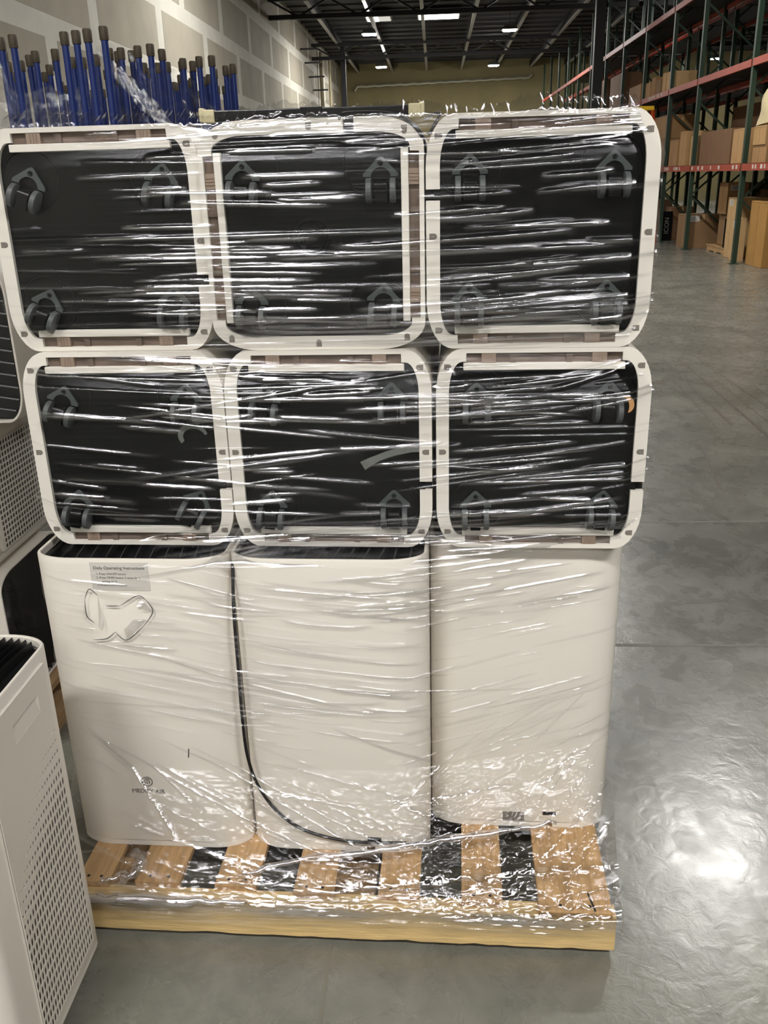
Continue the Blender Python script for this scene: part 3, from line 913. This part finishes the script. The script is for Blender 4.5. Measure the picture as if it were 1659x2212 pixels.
# crinkled zones
XX, ZZ = FX, FZ
crk += .8 * np.clip((.42 - ZZ) / .12, 0, 1) * np.clip((ZZ - .06) / .1, 0, 1) * (.35 + .65 * np.clip((XX - .0) / .3, 0, 1))
crk += .15 * np.exp(-((ZZ - .115) / .02) ** 2)
crk += .10 * np.clip((XX - .1) / .2, 0, 1) * np.clip((ZZ - .9) / .05, 0, 1) * .15
crk += .5 * np.clip((ZZ - 1.722) / .02, 0, 1)
fold = np.maximum(fold, 1.5 * np.exp(-((ZZ - .100) / .020) ** 2) * (.5 + .5 * np.sin(XX * 7 + 2) ** 2))
fold = np.maximum(fold, .35 * np.clip((ZZ - 1.733) / .01, 0, 1))
nb = rng.normal(size=(60, 30))
def upsample(a, nz, nx):
    zi = np.linspace(0, a.shape[0] - 1, nz); xi = np.linspace(0, a.shape[1] - 1, nx)
    b = np.array([np.interp(xi, np.arange(a.shape[1]), r) for r in a])
    return np.array([np.interp(zi, np.arange(a.shape[0]), b[:, k]) for k in range(nx)]).T
disp += np.clip(crk, 0, 1) * (.006 * upsample(rng.normal(size=(170, 46)), NZ, NX) + .0035 * upsample(rng.normal(size=(420, 120)), NZ, NX))
FY2 = FY - np.maximum(disp, -.003)
verts = np.stack([FX, FY2, FZ], -1).reshape(-1, 3)
idx = np.arange(NZ * NX).reshape(NZ, NX)
quads = np.stack([idx[:-1, :-1], idx[:-1, 1:], idx[1:, 1:], idx[1:, :-1]], -1).reshape(-1, 4)
# torn hole in front of the sticker unit
HOLE = [(-.535, .79), (-.522, .815), (-.505, .80), (-.49, .775), (-.46, .775), (-.418, .80), (-.40, .79), (-.388, .762), (-.412, .728), (-.455, .692), (-.478, .712), (-.50, .695), (-.53, .692), (-.522, .735), (-.536, .75)]
def inside(px, pz, poly):
    r = np.zeros(px.shape, bool); j = len(poly) - 1
    for i in range(len(poly)):
        xi, zi = poly[i]; xj, zj = poly[j]
        c = ((zi > pz) != (zj > pz)) & (px < (xj - xi) * (pz - zi) / (zj - zi + 1e-9) + xi)
        r ^= c; j = i
    return r
cen = verts[quads].mean(1)
quads = quads[~inside(cen[:, 0], cen[:, 2], HOLE)]
# film along both ends and the back, joined to the front edges
NS = 26
def side_sheet(col, sgn):
    """from the front sheet's edge column back to y = 1.03"""
    jz = np.arange(0, NZ, 6)
    ed = verts.reshape(NZ, NX, 3)[jz, col]
    vs = np.zeros((len(jz), NS, 3))
    for k in range(NS):
        t = k / (NS - 1)
        vs[:, k, 1] = ed[:, 1] * (1 - t) + 1.128 * t
        yb = np.clip((vs[:, k, 1] - ed[:, 1]) / .10, 0, 1)
        vs[:, k, 0] = ed[:, 0] + sgn * (.006 * np.sqrt(yb)) + sgn * .004 * np.sin(jz * .05 + k)
        vs[:, k, 2] = ed[:, 2]
    base = np.arange(len(jz) * NS).reshape(len(jz), NS)
    q = np.stack([base[:-1, :-1], base[:-1, 1:], base[1:, 1:], base[1:, :-1]], -1).reshape(-1, 4)
    return vs.reshape(-1, 3), q
allv, allq = [verts], [quads]
off = len(verts)
for col, sg in ((0, -1), (NX - 1, 1)):
    v_, q_ = side_sheet(col, sg)
    allv.append(v_); allq.append(q_ + off); off += len(v_)
bv = np.array([[-.64, 1.13, .06], [.64, 1.13, .06], [.64, 1.13, 1.74], [-.64, 1.13, 1.74]])
allv.append(bv); allq.append(np.array([[0, 1, 2, 3]]) + off)
me = bpy.data.meshes.new('stretch_film')
V = np.concatenate(allv); Q = np.concatenate(allq)
me.from_pydata(V.tolist(), [], Q.tolist())
me.polygons.foreach_set('use_smooth', [True] * len(me.polygons))
fa = me.attributes.new('fold', 'FLOAT', 'POINT'); ca = me.attributes.new('crinkle', 'FLOAT', 'POINT')
fv = np.full(len(V), .12); fv[:NZ * NX] = fold.reshape(-1); cv = np.full(len(V), .15); cv[:NZ * NX] = np.clip(crk, 0, 1).reshape(-1)
fa.data.foreach_set('value', fv); ca.data.foreach_set('value', cv)
me.materials.append(M['film'])
film = tag(link('stretch_film', me), 'clear stretch film wrapped tightly around the stack of white purifiers', 'plastic wrap')
# rolled rim of the tear, grey painting in its dark refraction lines, with small curled flaps
q = MB()
def yf_at(x): return float(np.interp(x, tF[0], tF[1])) - gap - .0015
hp = HOLE + [HOLE[0]]
for seg in ((0, 2), (3, 4), (4, 6), (6, 8), (8, 10), (10, 12), (13, 15)):
    pts = spline([(hp[i][0], yf_at(hp[i][0]), hp[i][1]) for i in range(seg[0], seg[1] + 1)], 5)
    q.tube(pts, [.0003 + .0009 * math.sin(PI * i / (len(pts) - 1)) for i in range(len(pts))], 6)
tag(link('torn_rim', q.mesh('torn_rim', M['torn'], 60), film), 'rolled edge of the torn hole, refraction lines painted grey')
for (ax, az), (bx, bz), (cx, cz) in (((-.505, .80), (-.50, .73), (-.512, .70)), ((-.455, .692), (-.40, .745), (-.46, .742)), ((-.418, .80), (-.388, .762), (-.425, .77))):
    q = MB(); y = yf_at(ax)
    vs, fs = [], []
    for i in range(7):
        t = i / 6
        p = Vector((ax, y, az)).lerp(Vector((bx, y, bz)), t)
        c = p.lerp(Vector((cx, y - .014, cz)), .55)
        c.y = y - .012 * math.sin(PI * t)
        vs += [p, c]
    fs = [(2 * i, 2 * i + 1, 2 * i + 3, 2 * i + 2) for i in range(6)]
    q.add(vs, fs)
    mm = q.mesh('torn_flap', M['film'], 60)
    a_ = mm.attributes.new('fold', 'FLOAT', 'POINT'); a_.data.foreach_set('value', [.6] * len(mm.vertices))
    link('torn_flap', mm, film)
# loose bunched film on the deck by the pallet corner and the twisted rope end
def bunch(name, pts, rad, parent, n=10, foldv=.5):
    q = MB(); P = spline(pts, 6)
    k = len(P)
    q.tube([p + Vector((random.gauss(0, .002), random.gauss(0, .002), random.gauss(0, .002))) for p in P], [rad * (.5 + .9 * random.random()) * (.4 + .6 * math.sin(PI * (i + .5) / k)) for i in range(k)], n)
    mm = q.mesh(name, M['film'], 180)
    mm.attributes.new('fold', 'FLOAT', 'POINT').data.foreach_set('value', [foldv] * len(mm.vertices))
    mm.attributes.new('crinkle', 'FLOAT', 'POINT').data.foreach_set('value', [.6] * len(mm.vertices))
    return link(name, mm, parent)
bunch('bunched_fold', [(-.50, .12, .14), (-.47, .085, .165), (-.46, .06, .15), (-.50, .05, .135), (-.55, .04, .132)], .014, film)
bunch('bunched_fold', [(-.625, -.004, .132), (-.55, -.01, .128), (-.45, -.008, .126), (-.33, -.008, .124), (-.2, -.008, .12)], .010, film, foldv=.9)
bunch('bunched_fold', [(-.22, .06, .140), (-.10, .10, .150), (.05, .10, .172), (.20, .13, .183), (.38, .16, .190), (.50, .18, .20)], .010, film, foldv=.8)
# bunch('bunched_fold', [(.632, .07, .50), (.640, .05, .44), (.645, .03, .36), (.640, .02, .25), (.635, .0, .15)], .005, film, foldv=.5)

# ---------------------------------------------------------------- purifier standing on the floor, near the camera
FGM = T((-.535 - W / 2, -.008 - W / 2, .04)) @ Matrix.Rotation(PI / 2, 4, 'Z')     # local -y faces +x
FG = purifier(FGM, 'white air purifier standing on the concrete floor, black curved top grille, perforated door', base=False, top='slats')
def fade(u, v):
    # door holes shrink away towards the top corner, in a wave
    e = .90 + .14 * u - .24 * (1 - u) ** 2
    return max(0, min(1, (e - v) / .30))
panel = perf_mesh(-.105, .138, .045, .60, .0112, .0240, fade)
link('perforated_door', panel, FG)
q = MB(); q.box(-.105, .138, -W / 2 - .0052, -W / 2 - .0044, .045, .60)
link('filter_backing', q.mesh('filter_backing', M['pocket']), FG)
# top part of the door with the finger recess
def recess_panel():
    q = MB()
    y = -W / 2 - .0075
    x0, x1, za, zb = -.105, .138, .60, .735
    a0, a1, c0, c1 = -.01, .095, .655, .692
    o = [(x0, za), (x1, za), (x1, zb), (x0, zb)]
    i = [(a0, c0), (a1, c0), (a1, c1), (a0, c1)]
    dp = [(a0, y + .001, c0), (a1, y + .001, c0), (a1 - .004, y + .0068, c1 - .003), (a0 + .004, y + .0068, c1 - .003)]
    q.add([(p[0], y, p[1]) for p in o] + [(p[0], y, p[1]) for p in i] + dp,
          [(k, (k + 1) % 4, 4 + (k + 1) % 4, 4 + k) for k in range(4)] + [(4 + k, 4 + (k + 1) % 4, 8 + (k + 1) % 4, 8 + k) for k in range(4)] + [(8, 9, 10, 11)])
    k = len(q.v)
    q.add([(p[0], y, p[1]) for p in o] + [(p[0], y + .0085, p[1]) for p in o], [(i_, (i_ + 1) % 4, 4 + (i_ + 1) % 4, 4 + i_) for i_ in range(4)])
    return q
link('finger_recess', recess_panel().mesh('finger_recess', M['white']), FG)
for k in range(4):
    pass
for x, y in ((-.15, -.15), (.15, -.15), (-.15, .15), (.15, .15)):
    c = empty('caster', T((x, y, -.02)))
    c.parent = FG
    q = MB(); q.tube([(-.012, 0, 0), (.012, 0, 0)], .012, 12)
    link('wheel', q.mesh('wheel', M['wheel'], 40), c, T((0, 0, -.008)))

# ---------------------------------------------------------------- second wrapped stack behind, at the left
pb = tag(empty('wooden_pallet', T((-1.58, 1.14, 0))), 'wooden pallet half hidden behind the upright purifier with the sticker', 'pallet')
for y in (-.5, 0, .46): boxobj('stringer', (-.6, .6, y, y + .04, .018, .158), M['woodx'], pb)
for i in range(7): boxobj('deck_board', (-.6 + i * .185, -.6 + i * .185 + .10, -.5, .5, .158, .178), M['wood'], pb)
for x in (-.6, -.06, .48): boxobj('bottom_board', (x, x + .12, -.5, .5, 0, .018), M['wood'], pb)
ZB0 = .179
# bottom: axis along x, black top facing +x
purifier(T((-1.0 - H, .66 + W / 2, ZB0 + W / 2)) @ Matrix.Rotation(PI / 2, 4, 'Y'), 'air purifier on its side behind, black top towards the racks, lowest of that stack', base=False)
B3 = purifier(T((-1.0 - W / 2, .62, ZB0 + 1.5 * W + .001)) @ Matrix.Rotation(PI, 4, 'Y') @ Matrix.Rotation(-PI / 2, 4, 'X') @ Matrix.Rotation(PI / 2, 4, 'Z'), 'perforated white air purifier on its side in the stack behind the wrapped one', base=False)
def fade2(u, v): return 1 if .04 < v < .96 else 0
pn = perf_mesh(-.15, .15, .09, .66, .0165, .0165, fade2)
link('perforated_door', pn, B3)
q = MB(); q.box(-.15, .15, -W / 2 - .0052, -W / 2 - .0044, .09, .66)
link('filter_backing', q.mesh('filter_backing', M['pocket']), B3)
# which local side faces +x?
for s in [c for c in B3.children if c.name.startswith(('perforated', 'filter_back'))]:
    wdir = (B3.matrix_basis.to_3x3() @ Vector((0, -1, 0)))
    if wdir.x < -.5: s.matrix_basis = Matrix.Rotation(PI, 4, 'Z')
    elif abs(wdir.x) < .5: s.matrix_basis = Matrix.Rotation(PI / 2 if (B3.matrix_basis.to_3x3() @ Vector((1, 0, 0))).x > .5 else -PI / 2, 4, 'Z')
# top: black grille towards the camera
purifier(T((-.875 - W / 2, .74 + H, ZB0 + 2.5 * W + .002)) @ Matrix.Rotation(PI / 2, 4, 'X'), 'air purifier on its side behind, black top facing forward, topmost of that stack', base=False)
M['film2'] = film_material('loose_film', gain=1.6, rough=.12, bstr=.5, st=(3, 14, 60))
q = MB()
vs, fs = [], []
nn, mm_ = 40, 24
path = [(-1.75, .60), (-.95, .60), (-.84, .70), (-.84, .9), (-.9, 1.5)]
for j in range(nn):
    z = .12 + 1.40 * j / (nn - 1)
    for i in range(mm_):
        t = i / (mm_ - 1) * (len(path) - 1)
        k = min(int(t), len(path) - 2); u = t - k
        x = path[k][0] * (1 - u) + path[k + 1][0] * u; y = path[k][1] * (1 - u) + path[k + 1][1] * u
        vs.append((x + .004 * random.gauss(0, 1), y + .004 * random.gauss(0, 1), z))
fs = [(j * mm_ + i, j * mm_ + i + 1, (j + 1) * mm_ + i + 1, (j + 1) * mm_ + i) for j in range(nn - 1) for i in range(mm_ - 1)]
q.add(vs, fs)
tag(link('stretch_film', q.mesh('stretch_film', M['film2'], 180)), 'clear stretch film around the second purifier stack behind', 'plastic wrap')

# ---------------------------------------------------------------- blue posts with brown caps
POSTS = [(-5,80),(22,74),(59,118),(78,109),(101,139),(116,105),(125,129),(131,68),(160,65),(191,61),(217,56),(16,133),(43,130),(12,108),(81,165),(153,123),(183,123),(210,117),(240,103),(253,110),(264,102),
         (293,98),(284,108),(320,94),(306,135),(336,135),(352,105),(362,133),(389,131),(396,125),(385,161),(381,178),(428,121),(418,131),(441,165),(415,168),(409,180),(454,119),(484,141),(506,137),(495,180),(471,184),(288,150),(314,146),(344,157),(172,150),(232,150)]
NAMED = {7: 'tall blue post with brown cap, first of the four tall ones in the front row', 8: 'tall blue post with brown cap, second of the four tall front ones', 9: 'tall blue post with brown cap, third of the four tall front ones',
         10: 'tallest blue post with brown cap, beside the twisted torn film', 1: 'tall blue post with brown cap, apart from the four tall ones, nearest the picture edge', 33: 'dark blue post at the rack-side corner of the wrapped bundle',
         32: 'blue post second from the rack-side corner of the bundle', 31: 'single blue post standing alone before the rack-side corner pair'}
for i in range(34): POSTS.append((18 + i * 14.4 + random.uniform(-5, 5), 172 + random.uniform(-26, 24)))
ZP = 2.28
q = MB(); q.tube([(0, 0, 0), (0, 0, ZP - .045)], .016, 10)
pm_post = q.mesh('post', M['blue'], 40)
q = MB(); q.tube([(0, 0, ZP - .055), (0, 0, ZP - .05), (0, 0, ZP - .008), (0, 0, ZP)], [.0195, .0205, .0215, .018], 10)
pm_cap = q.mesh('rubber_cap', M['cap'], 40)
camR = Matrix((r2, u2, fwd))
for i, (u, v) in enumerate(POSTS):
    d = camR.transposed() @ Vector(((u - 829.5) / 1918.45, -(v + 1 - 1106) / 1918.45, 1))
    t = (ZP - 1.6281) / d.z
    p = Vector((.2256, -1.5321, 0)) + Vector((d.x * t, d.y * t, 0))
    o = empty('blue_post', T((p.x, p.y, 0)) @ Matrix.Rotation(random.uniform(-.006, .006), 4, 'Y'))
    tag(o, 'slim blue metal post with brown rubber cap standing in the wrapped bundle', 'post', 'blue posts in the wrapped bundle')
    if i >= len(POSTS) - 34: tag(o, 'short blue post with brown cap deep inside the wrapped bundle', None, 'posts deep inside the wrapped bundle')
    if u == 454: tag(o, NAMED[31])
    if u == 484: tag(o, NAMED[32])
    if u == 506: tag(o, NAMED[33])
    if i in (1, 7, 8, 9, 10): tag(o, NAMED[i])
    link('post', pm_post, o)
    link('rubber_cap', pm_cap, o)
# film round the posts
vs, fs = [], []
def bundle_film(path, z0, ztop, nn, mm_):
    q = MB(); vs = []
    cum = [0]
    for a, b in zip(path, path[1:]): cum.append(cum[-1] + math.dist(a, b))
    for j in range(nn):
        for i in range(mm_):
            s = i / (mm_ - 1) * cum[-1]
            x = np.interp(s, cum, [p[0] for p in path]); y = np.interp(s, cum, [p[1] for p in path])
            z = z0 + (ztop(x) - z0) * j / (nn - 1)
            vs.append((x + .010 * random.gauss(0, 1), y + .012 * random.gauss(0, 1), z + .004 * random.gauss(0, 1)))
    fs = [(j * mm_ + i, j * mm_ + i + 1, (j + 1) * mm_ + i + 1, (j + 1) * mm_ + i) for j in range(nn - 1) for i in range(mm_ - 1)]
    q.add(vs, fs)
    return q
q = bundle_film([(-2.4, 2.95), (-1.35, 2.92), (-.90, 3.5), (-.86, 3.95), (-.9, 6.3)], .9, lambda x: 2.12 + .10 * math.sin(x * 9) + .04 * math.sin(x * 23), 60, 130)
mf = q.mesh('stretch_film', M['film2'], 180)
mf.attributes.new('crinkle', 'FLOAT', 'POINT').data.foreach_set('value', [.8] * len(mf.vertices))
mf.attributes.new('fold', 'FLOAT', 'POINT').data.foreach_set('value', [max(0, random.gauss(-.05, .35)) for _ in range(len(mf.vertices))])
ft = tag(link('stretch_film', mf), 'crinkled clear film wrapped around the blue posts, torn along the top', 'plastic wrap')
q = MB(); vs, fs = [], []
for i in range(40):
    t = i / 39
    x, y, z = -1.28 + .36 * t, 2.86 - .03 * t, 2.19 - .40 * t
    wd = .018 + .05 * math.sin(PI * t) + .008 * random.random()
    for k in range(7):
        s = k / 6 - .5
        vs.append((x + wd * s * .9, y - .02 * math.sin(k * 2.1 + i * .7) - .01 * random.random(), z + wd * s * .5))
fs = [(7 * i + k, 7 * i + k + 1, 7 * i + k + 8, 7 * i + k + 7) for i in range(39) for k in range(6)]
q.add(vs, fs)
mt_ = q.mesh('torn_tail', M['film2'], 180)
mt_.attributes.new('crinkle', 'FLOAT', 'POINT').data.foreach_set('value', [1.] * len(mt_.vertices))
mt_.attributes.new('fold', 'FLOAT', 'POINT').data.foreach_set('value', [random.uniform(.2, 1.2) for _ in range(len(mt_.vertices))])
link('torn_tail', mt_, ft)

# ---------------------------------------------------------------- pallet racks
def rack(x0, depth, ys, levels, label, tags=True, name='pallet_rack'):
    o = tag(empty(name, T((x0, ys[0], 0))), label, 'rack')
    q = MB(); q.box(-.04, .04, -.045, .045, 0, 6.6); post = q.mesh('post', M['green'])
    for k, y in enumerate(ys):
        for xx in (0, depth):
            p = link('post', post, o, T((xx, y - ys[0], 0)))
            if k < 4: boxobj('foot_plate', (-.08, .08, -.08, .08, 0, .012), M['green'], p)
        z = .2
        kk = 0
        if k < 8:
            while z < 6.2:
                q = MB(); q.bar((0 if kk % 2 else depth, y - ys[0], z), (depth if kk % 2 else 0, y - ys[0], z + .9), .035)
                link('brace', q.mesh('brace', M['green']), o)
                z += .9; kk += 1
    for a, b in zip(ys, ys[1:]):
        for z in levels:
            for xx in (-.03, depth + .03):
                q = MB(); q.box(xx - .025, xx + .025, a - ys[0] + .045, b - ys[0] - .045, z - .115, z)
                link('beam', q.mesh('beam', M['orange']), o)
    for a, b in list(zip(ys, ys[1:]))[:9]:
        for z in levels:
            boxobj('wire_deck', (-.0, depth, a - ys[0] + .05, b - ys[0] - .05, z - .03, z - .001), M['steel'], o)
    q = MB()
    for z in levels[:2]:
        y = ys[0] + .2
        while y < ys[min(8, len(ys) - 1)]:
            if random.random() < (.8 if z < 2 else .5 if y > 21 else 0):
                q.box(-.0605, -.0555, y - ys[0], y - ys[0] + random.uniform(.05, .10), z - .085, z - .02)
            y += random.choice((.14, .2, .3, .55))
    if tags:
        lt = link('label_tags', q.mesh('label_tags', M['tag']), o)
        lt['kind'] = 'stuff'
    return o
YS = [12.1, 15.4, 18.7, 21.1, 24.0, 26.9, 29.8, 32.7, 35.6, 38.5, 41.4, 44.3, 47.2]
rack(5.6, 1.05, YS, [1.69, 3.33, 5.0], 'green and orange pallet rack row facing the aisle, filled with cartons')
rack(6.9, 1.05, YS, [1.69, 3.33, 5.0], 'green and orange pallet rack row standing behind the first row', tags=False)
for x0 in (5.6, 6.9):
    pass

def carton(x0, x1, y0, y1, z0, h, label, ci=0, rack_tag=None, tape=True):
    o = tag(empty('carton', T((x0, y0, z0))), label, 'carton')
    q = MB(); q.box(0, x1 - x0, 0, y1 - y0, 0, h)
    b = link('body', q.mesh('body', CART[ci], bevel=.006, seg=1), o)
    if tape:
        cx = (x1 - x0) / 2
        q = MB(); q.box(cx - .03, cx + .03, -.002, 0, h - .12, h + .001); q.box(cx - .03, cx + .03, 0, y1 - y0, h, h + .0015)
        link('tape', q.mesh('tape', CART[3]), o)
        q = MB(); q.box(-.001, .0, (y1 - y0) * .5 - .002, (y1 - y0) * .5 + .002, h * .06, h * .94)
        q.box(-.001, 0, .01, y1 - y0 - .01, h - .03, h - .026)
        link('flap_seam', q.mesh('flap_seam', M['dark']), o)
    if rack_tag:
        s, u, v, sx, sz = rack_tag
        q = MB()
        if s == 'y': q.box(u, u + sx, -.003, 0, v, v + sz); q.box(u + .02, u + sx - .02, -.0035, -.003, v + sz * .55, v + sz * .62); q2 = None
        else: q.box(-.003, 0, u, u + sx, v, v + sz)
        link('label', q.mesh('label', M['tag']), o)
        q = MB()
        for r_ in (.2, .45, .7):
            if s == 'y': q.box(u + .03, u + sx - .05 * (1 + r_), -.004, -.003, v + sz * r_, v + sz * (r_ + .1))
            else: q.box(-.004, -.003, u + .03, u + sx - .05 * (1 + r_), v + sz * r_, v + sz * (r_ + .1))
        link('label_print', q.mesh('label_print', M['ink']), o)
    return o
# floor level
carton(5.66, 6.36, 19.0, 19.75, 0, .70, 'wide brown carton with white label on the floor beside the small pallet', 2, ('y', .05, .56, .22, .12))
carton(5.78, 6.56, 14.50, 15.33, 0, 1.08, 'largest tan carton on the floor, front corner towards the aisle', 5, ('y', .30, .52, .28, .20))
carton(5.74, 5.88, 15.75, 16.15, 0, .76, 'narrow upright tan carton between two large cartons on the floor', 3, ('x', .1, .58, .2, .14))
carton(5.86, 6.58, 16.4, 16.9, 0, 1.10, 'tall flat tan carton standing behind the largest floor carton', 3, ('x', .2, .95, .2, .12))
carton(5.95, 6.5, 21.6, 22.1, 0, .77, 'dim brown carton on the floor behind the wide labelled carton', 4)
carton(6.1, 6.55, 17.6, 18.2, .135, .62, 'brown carton on the small pallet under the rack', 2)
carton(6.02, 6.42, 17.55, 18.1, .757, .60, 'grey-brown carton stacked on the carton above the small pallet', 1, ('y', .05, .45, .25, .1))
carton(5.72, 6.3, 23.0, 23.5, 0, .9, 'dark brown carton on the floor by the fourth rack post', 4, tape=False)
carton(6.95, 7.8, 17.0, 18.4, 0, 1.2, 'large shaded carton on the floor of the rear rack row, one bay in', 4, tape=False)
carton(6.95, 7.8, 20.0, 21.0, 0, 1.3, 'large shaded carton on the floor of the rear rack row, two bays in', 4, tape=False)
for i, (x, y, z) in enumerate(((5.72, 21.45, .0), (6.0, 17.42, .0))):
    o = tag(empty('display_board', T((x, y, z))), ('black upright board with pale sideways letters against the dim carton', 'black upright board with pale sideways letters beside the small pallet')[i], 'board')
    q = MB(); q.box(0, .24, 0, .05, 0, .68)
    link('panel', q.mesh('panel', M['black'], bevel=.004, seg=1), o)
    font('lettering', 'ICON', .15, M['screw'], o, T((.16, -.002, .16)) @ Matrix.Rotation(PI / 2, 4, 'X') @ Matrix.Rotation(PI / 2, 4, 'Z'), .001, 'LEFT')
sp_ = tag(empty('small_pallet', T((5.98, 17.25, 0))), 'small wooden pallet on the floor beside the wide brown carton', 'pallet')
for x in (0, .28, .56): boxobj('block', (x, x + .1, 0, 1.2, .02, .11), M['wood'], sp_)
for k in range(6): boxobj('deck_board', (-.02, .68, k * .22, k * .22 + .12, .11, .13), M['wood'], sp_)
for k in range(3): boxobj('bottom_board', (-.02, .68, k * .5, k * .5 + .12, 0, .02), M['wood'], sp_)
# first level
Zl = 1.692
carton(5.62, 6.2, 19.5, 20.0, Zl, .70, 'bright tall tan carton upright on the first shelf behind the third post', 0)
carton(5.62, 6.1, 20.2, 20.9, Zl, .55, 'plain tan carton on the first shelf next to the bright tall one', 1)
carton(5.64, 5.8, 18.85, 19.15, Zl, .58, 'slim pale carton beside a green post on the first shelf', 3)
carton(5.66, 6.5, 16.5, 18.5, Zl, .62, 'big dark crate-like carton filling the first shelf bay', 4, tape=False)
carton(5.62, 6.25, 15.62, 16.25, Zl, .58, 'square tan carton on the first shelf beside the stacked pair', 0)
carton(5.66, 6.55, 14.55, 15.22, Zl, .28, 'lower tan carton of the stacked pair on the first shelf', 1)
carton(5.64, 6.25, 14.6, 15.2, Zl + .281, .30, 'upper tan carton of the stacked pair on the first shelf', 0)
carton(5.62, 6.3, 21.2, 22.7, Zl, .62, 'low brown carton on the first shelf under the bigger one', 2)
carton(5.62, 6.3, 21.25, 22.65, Zl + .621, .50, 'brown carton stacked high on the first shelf behind the ladder', 1)
carton(5.62, 6.3, 24.2, 25.6, Zl, .8, 'brown carton on the first shelf farther down the row', 2)
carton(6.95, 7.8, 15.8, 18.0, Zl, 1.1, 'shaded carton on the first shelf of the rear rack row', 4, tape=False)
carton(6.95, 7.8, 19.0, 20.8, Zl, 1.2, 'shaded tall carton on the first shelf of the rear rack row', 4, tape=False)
# sack on the stacked pair
q = MB()
vs, fs = [], []
for j in range(9):
    for i in range(14):
        a = 2 * PI * i / 14
        rr_ = (1 - (j / 8) ** 3 * .35) * (1 + .06 * math.sin(3 * a + j))
        vs.append((6.01 + .35 * rr_ * math.copysign(abs(math.cos(a)) ** .6, math.cos(a)), 14.97 + .35 * rr_ * math.copysign(abs(math.sin(a)) ** .6, math.sin(a)), Zl + .605 + .62 * j / 8 + .02 * math.sin(2 * a)))
for j in range(8):
    for i in range(14):
        fs.append((j * 14 + i, j * 14 + (i + 1) % 14, (j + 1) * 14 + (i + 1) % 14, (j + 1) * 14 + i))
fs += [tuple(range(14))[::-1], tuple(range(112, 126))]
q.add(vs, fs)
tag(link('sack', q.mesh('sack', M['bag'], 60)), 'large cream sack on top of the cartons on the first shelf', 'sack')
# second level row of small cartons
Zl2 = 3.332
names2 = ['tan carton at the front end of the second shelf row', 'narrow pale carton second from the front on the second shelf', 'brown carton with dark slot third on the second shelf', 'tan carton fourth in the second shelf row', 'square tan carton fifth in the second shelf row', 'slim pale carton sixth in the second shelf row', 'wide dim carton seventh in the second shelf row', 'tall dim brown carton at the far end of the second shelf row', 'second tall dim brown carton at the far end, second shelf']
ylist = [(21.3, 21.7, .40, 3), (21.85, 22.1, .42, 3), (22.3, 22.75, .32, 2), (22.85, 23.25, .42, 1), (23.4, 23.94, .36, 0), (24.1, 24.3, .34, 3), (24.5, 26.0, .42, 1), (27.1, 29.0, .95, 4), (30.1, 32.4, 1.0, 4)]
for (a, b, h, ci), nm in zip(ylist, names2):
    carton(5.62, 6.2, a, b, Zl2, h, nm, ci, tape=False)
# a run of cartons on the first shelf, far away
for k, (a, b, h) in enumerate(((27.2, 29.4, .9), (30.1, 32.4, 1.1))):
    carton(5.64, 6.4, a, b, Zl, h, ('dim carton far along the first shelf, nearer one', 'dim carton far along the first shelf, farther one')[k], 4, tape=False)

# step ladder by the racks
ld = tag(empty('step_ladder', T((5.02, 21.0, 0))), 'orange step ladder with yellow top standing by the racks', 'ladder')
q = MB(); q.box(-.19, .19, -.10, .14, 2.90, 2.99)
link('top_cap', q.mesh('top_cap', M['yellow'], bevel=.01, seg=1), ld)
for s in (-1, 1):
    q = MB(); q.bar((s * .36, -.42, 0), (s * .17, -.06, 2.92), .07, .035); link('rail', q.mesh('rail', M['lorange']), ld)
    q = MB(); q.bar((s * .34, .9, 0), (s * .16, .10, 2.92), .05, .03); link('rear_rail', q.mesh('rear_rail', M['lorange']), ld)
for k in range(9):
    t = (k + 1) / 10
    hw = .36 - .19 * t
    boxobj('step', (-hw, hw, -.42 + .36 * t - .04, -.42 + .36 * t + .06, 2.92 * t - .015, 2.92 * t + .015), M['alu'], ld)
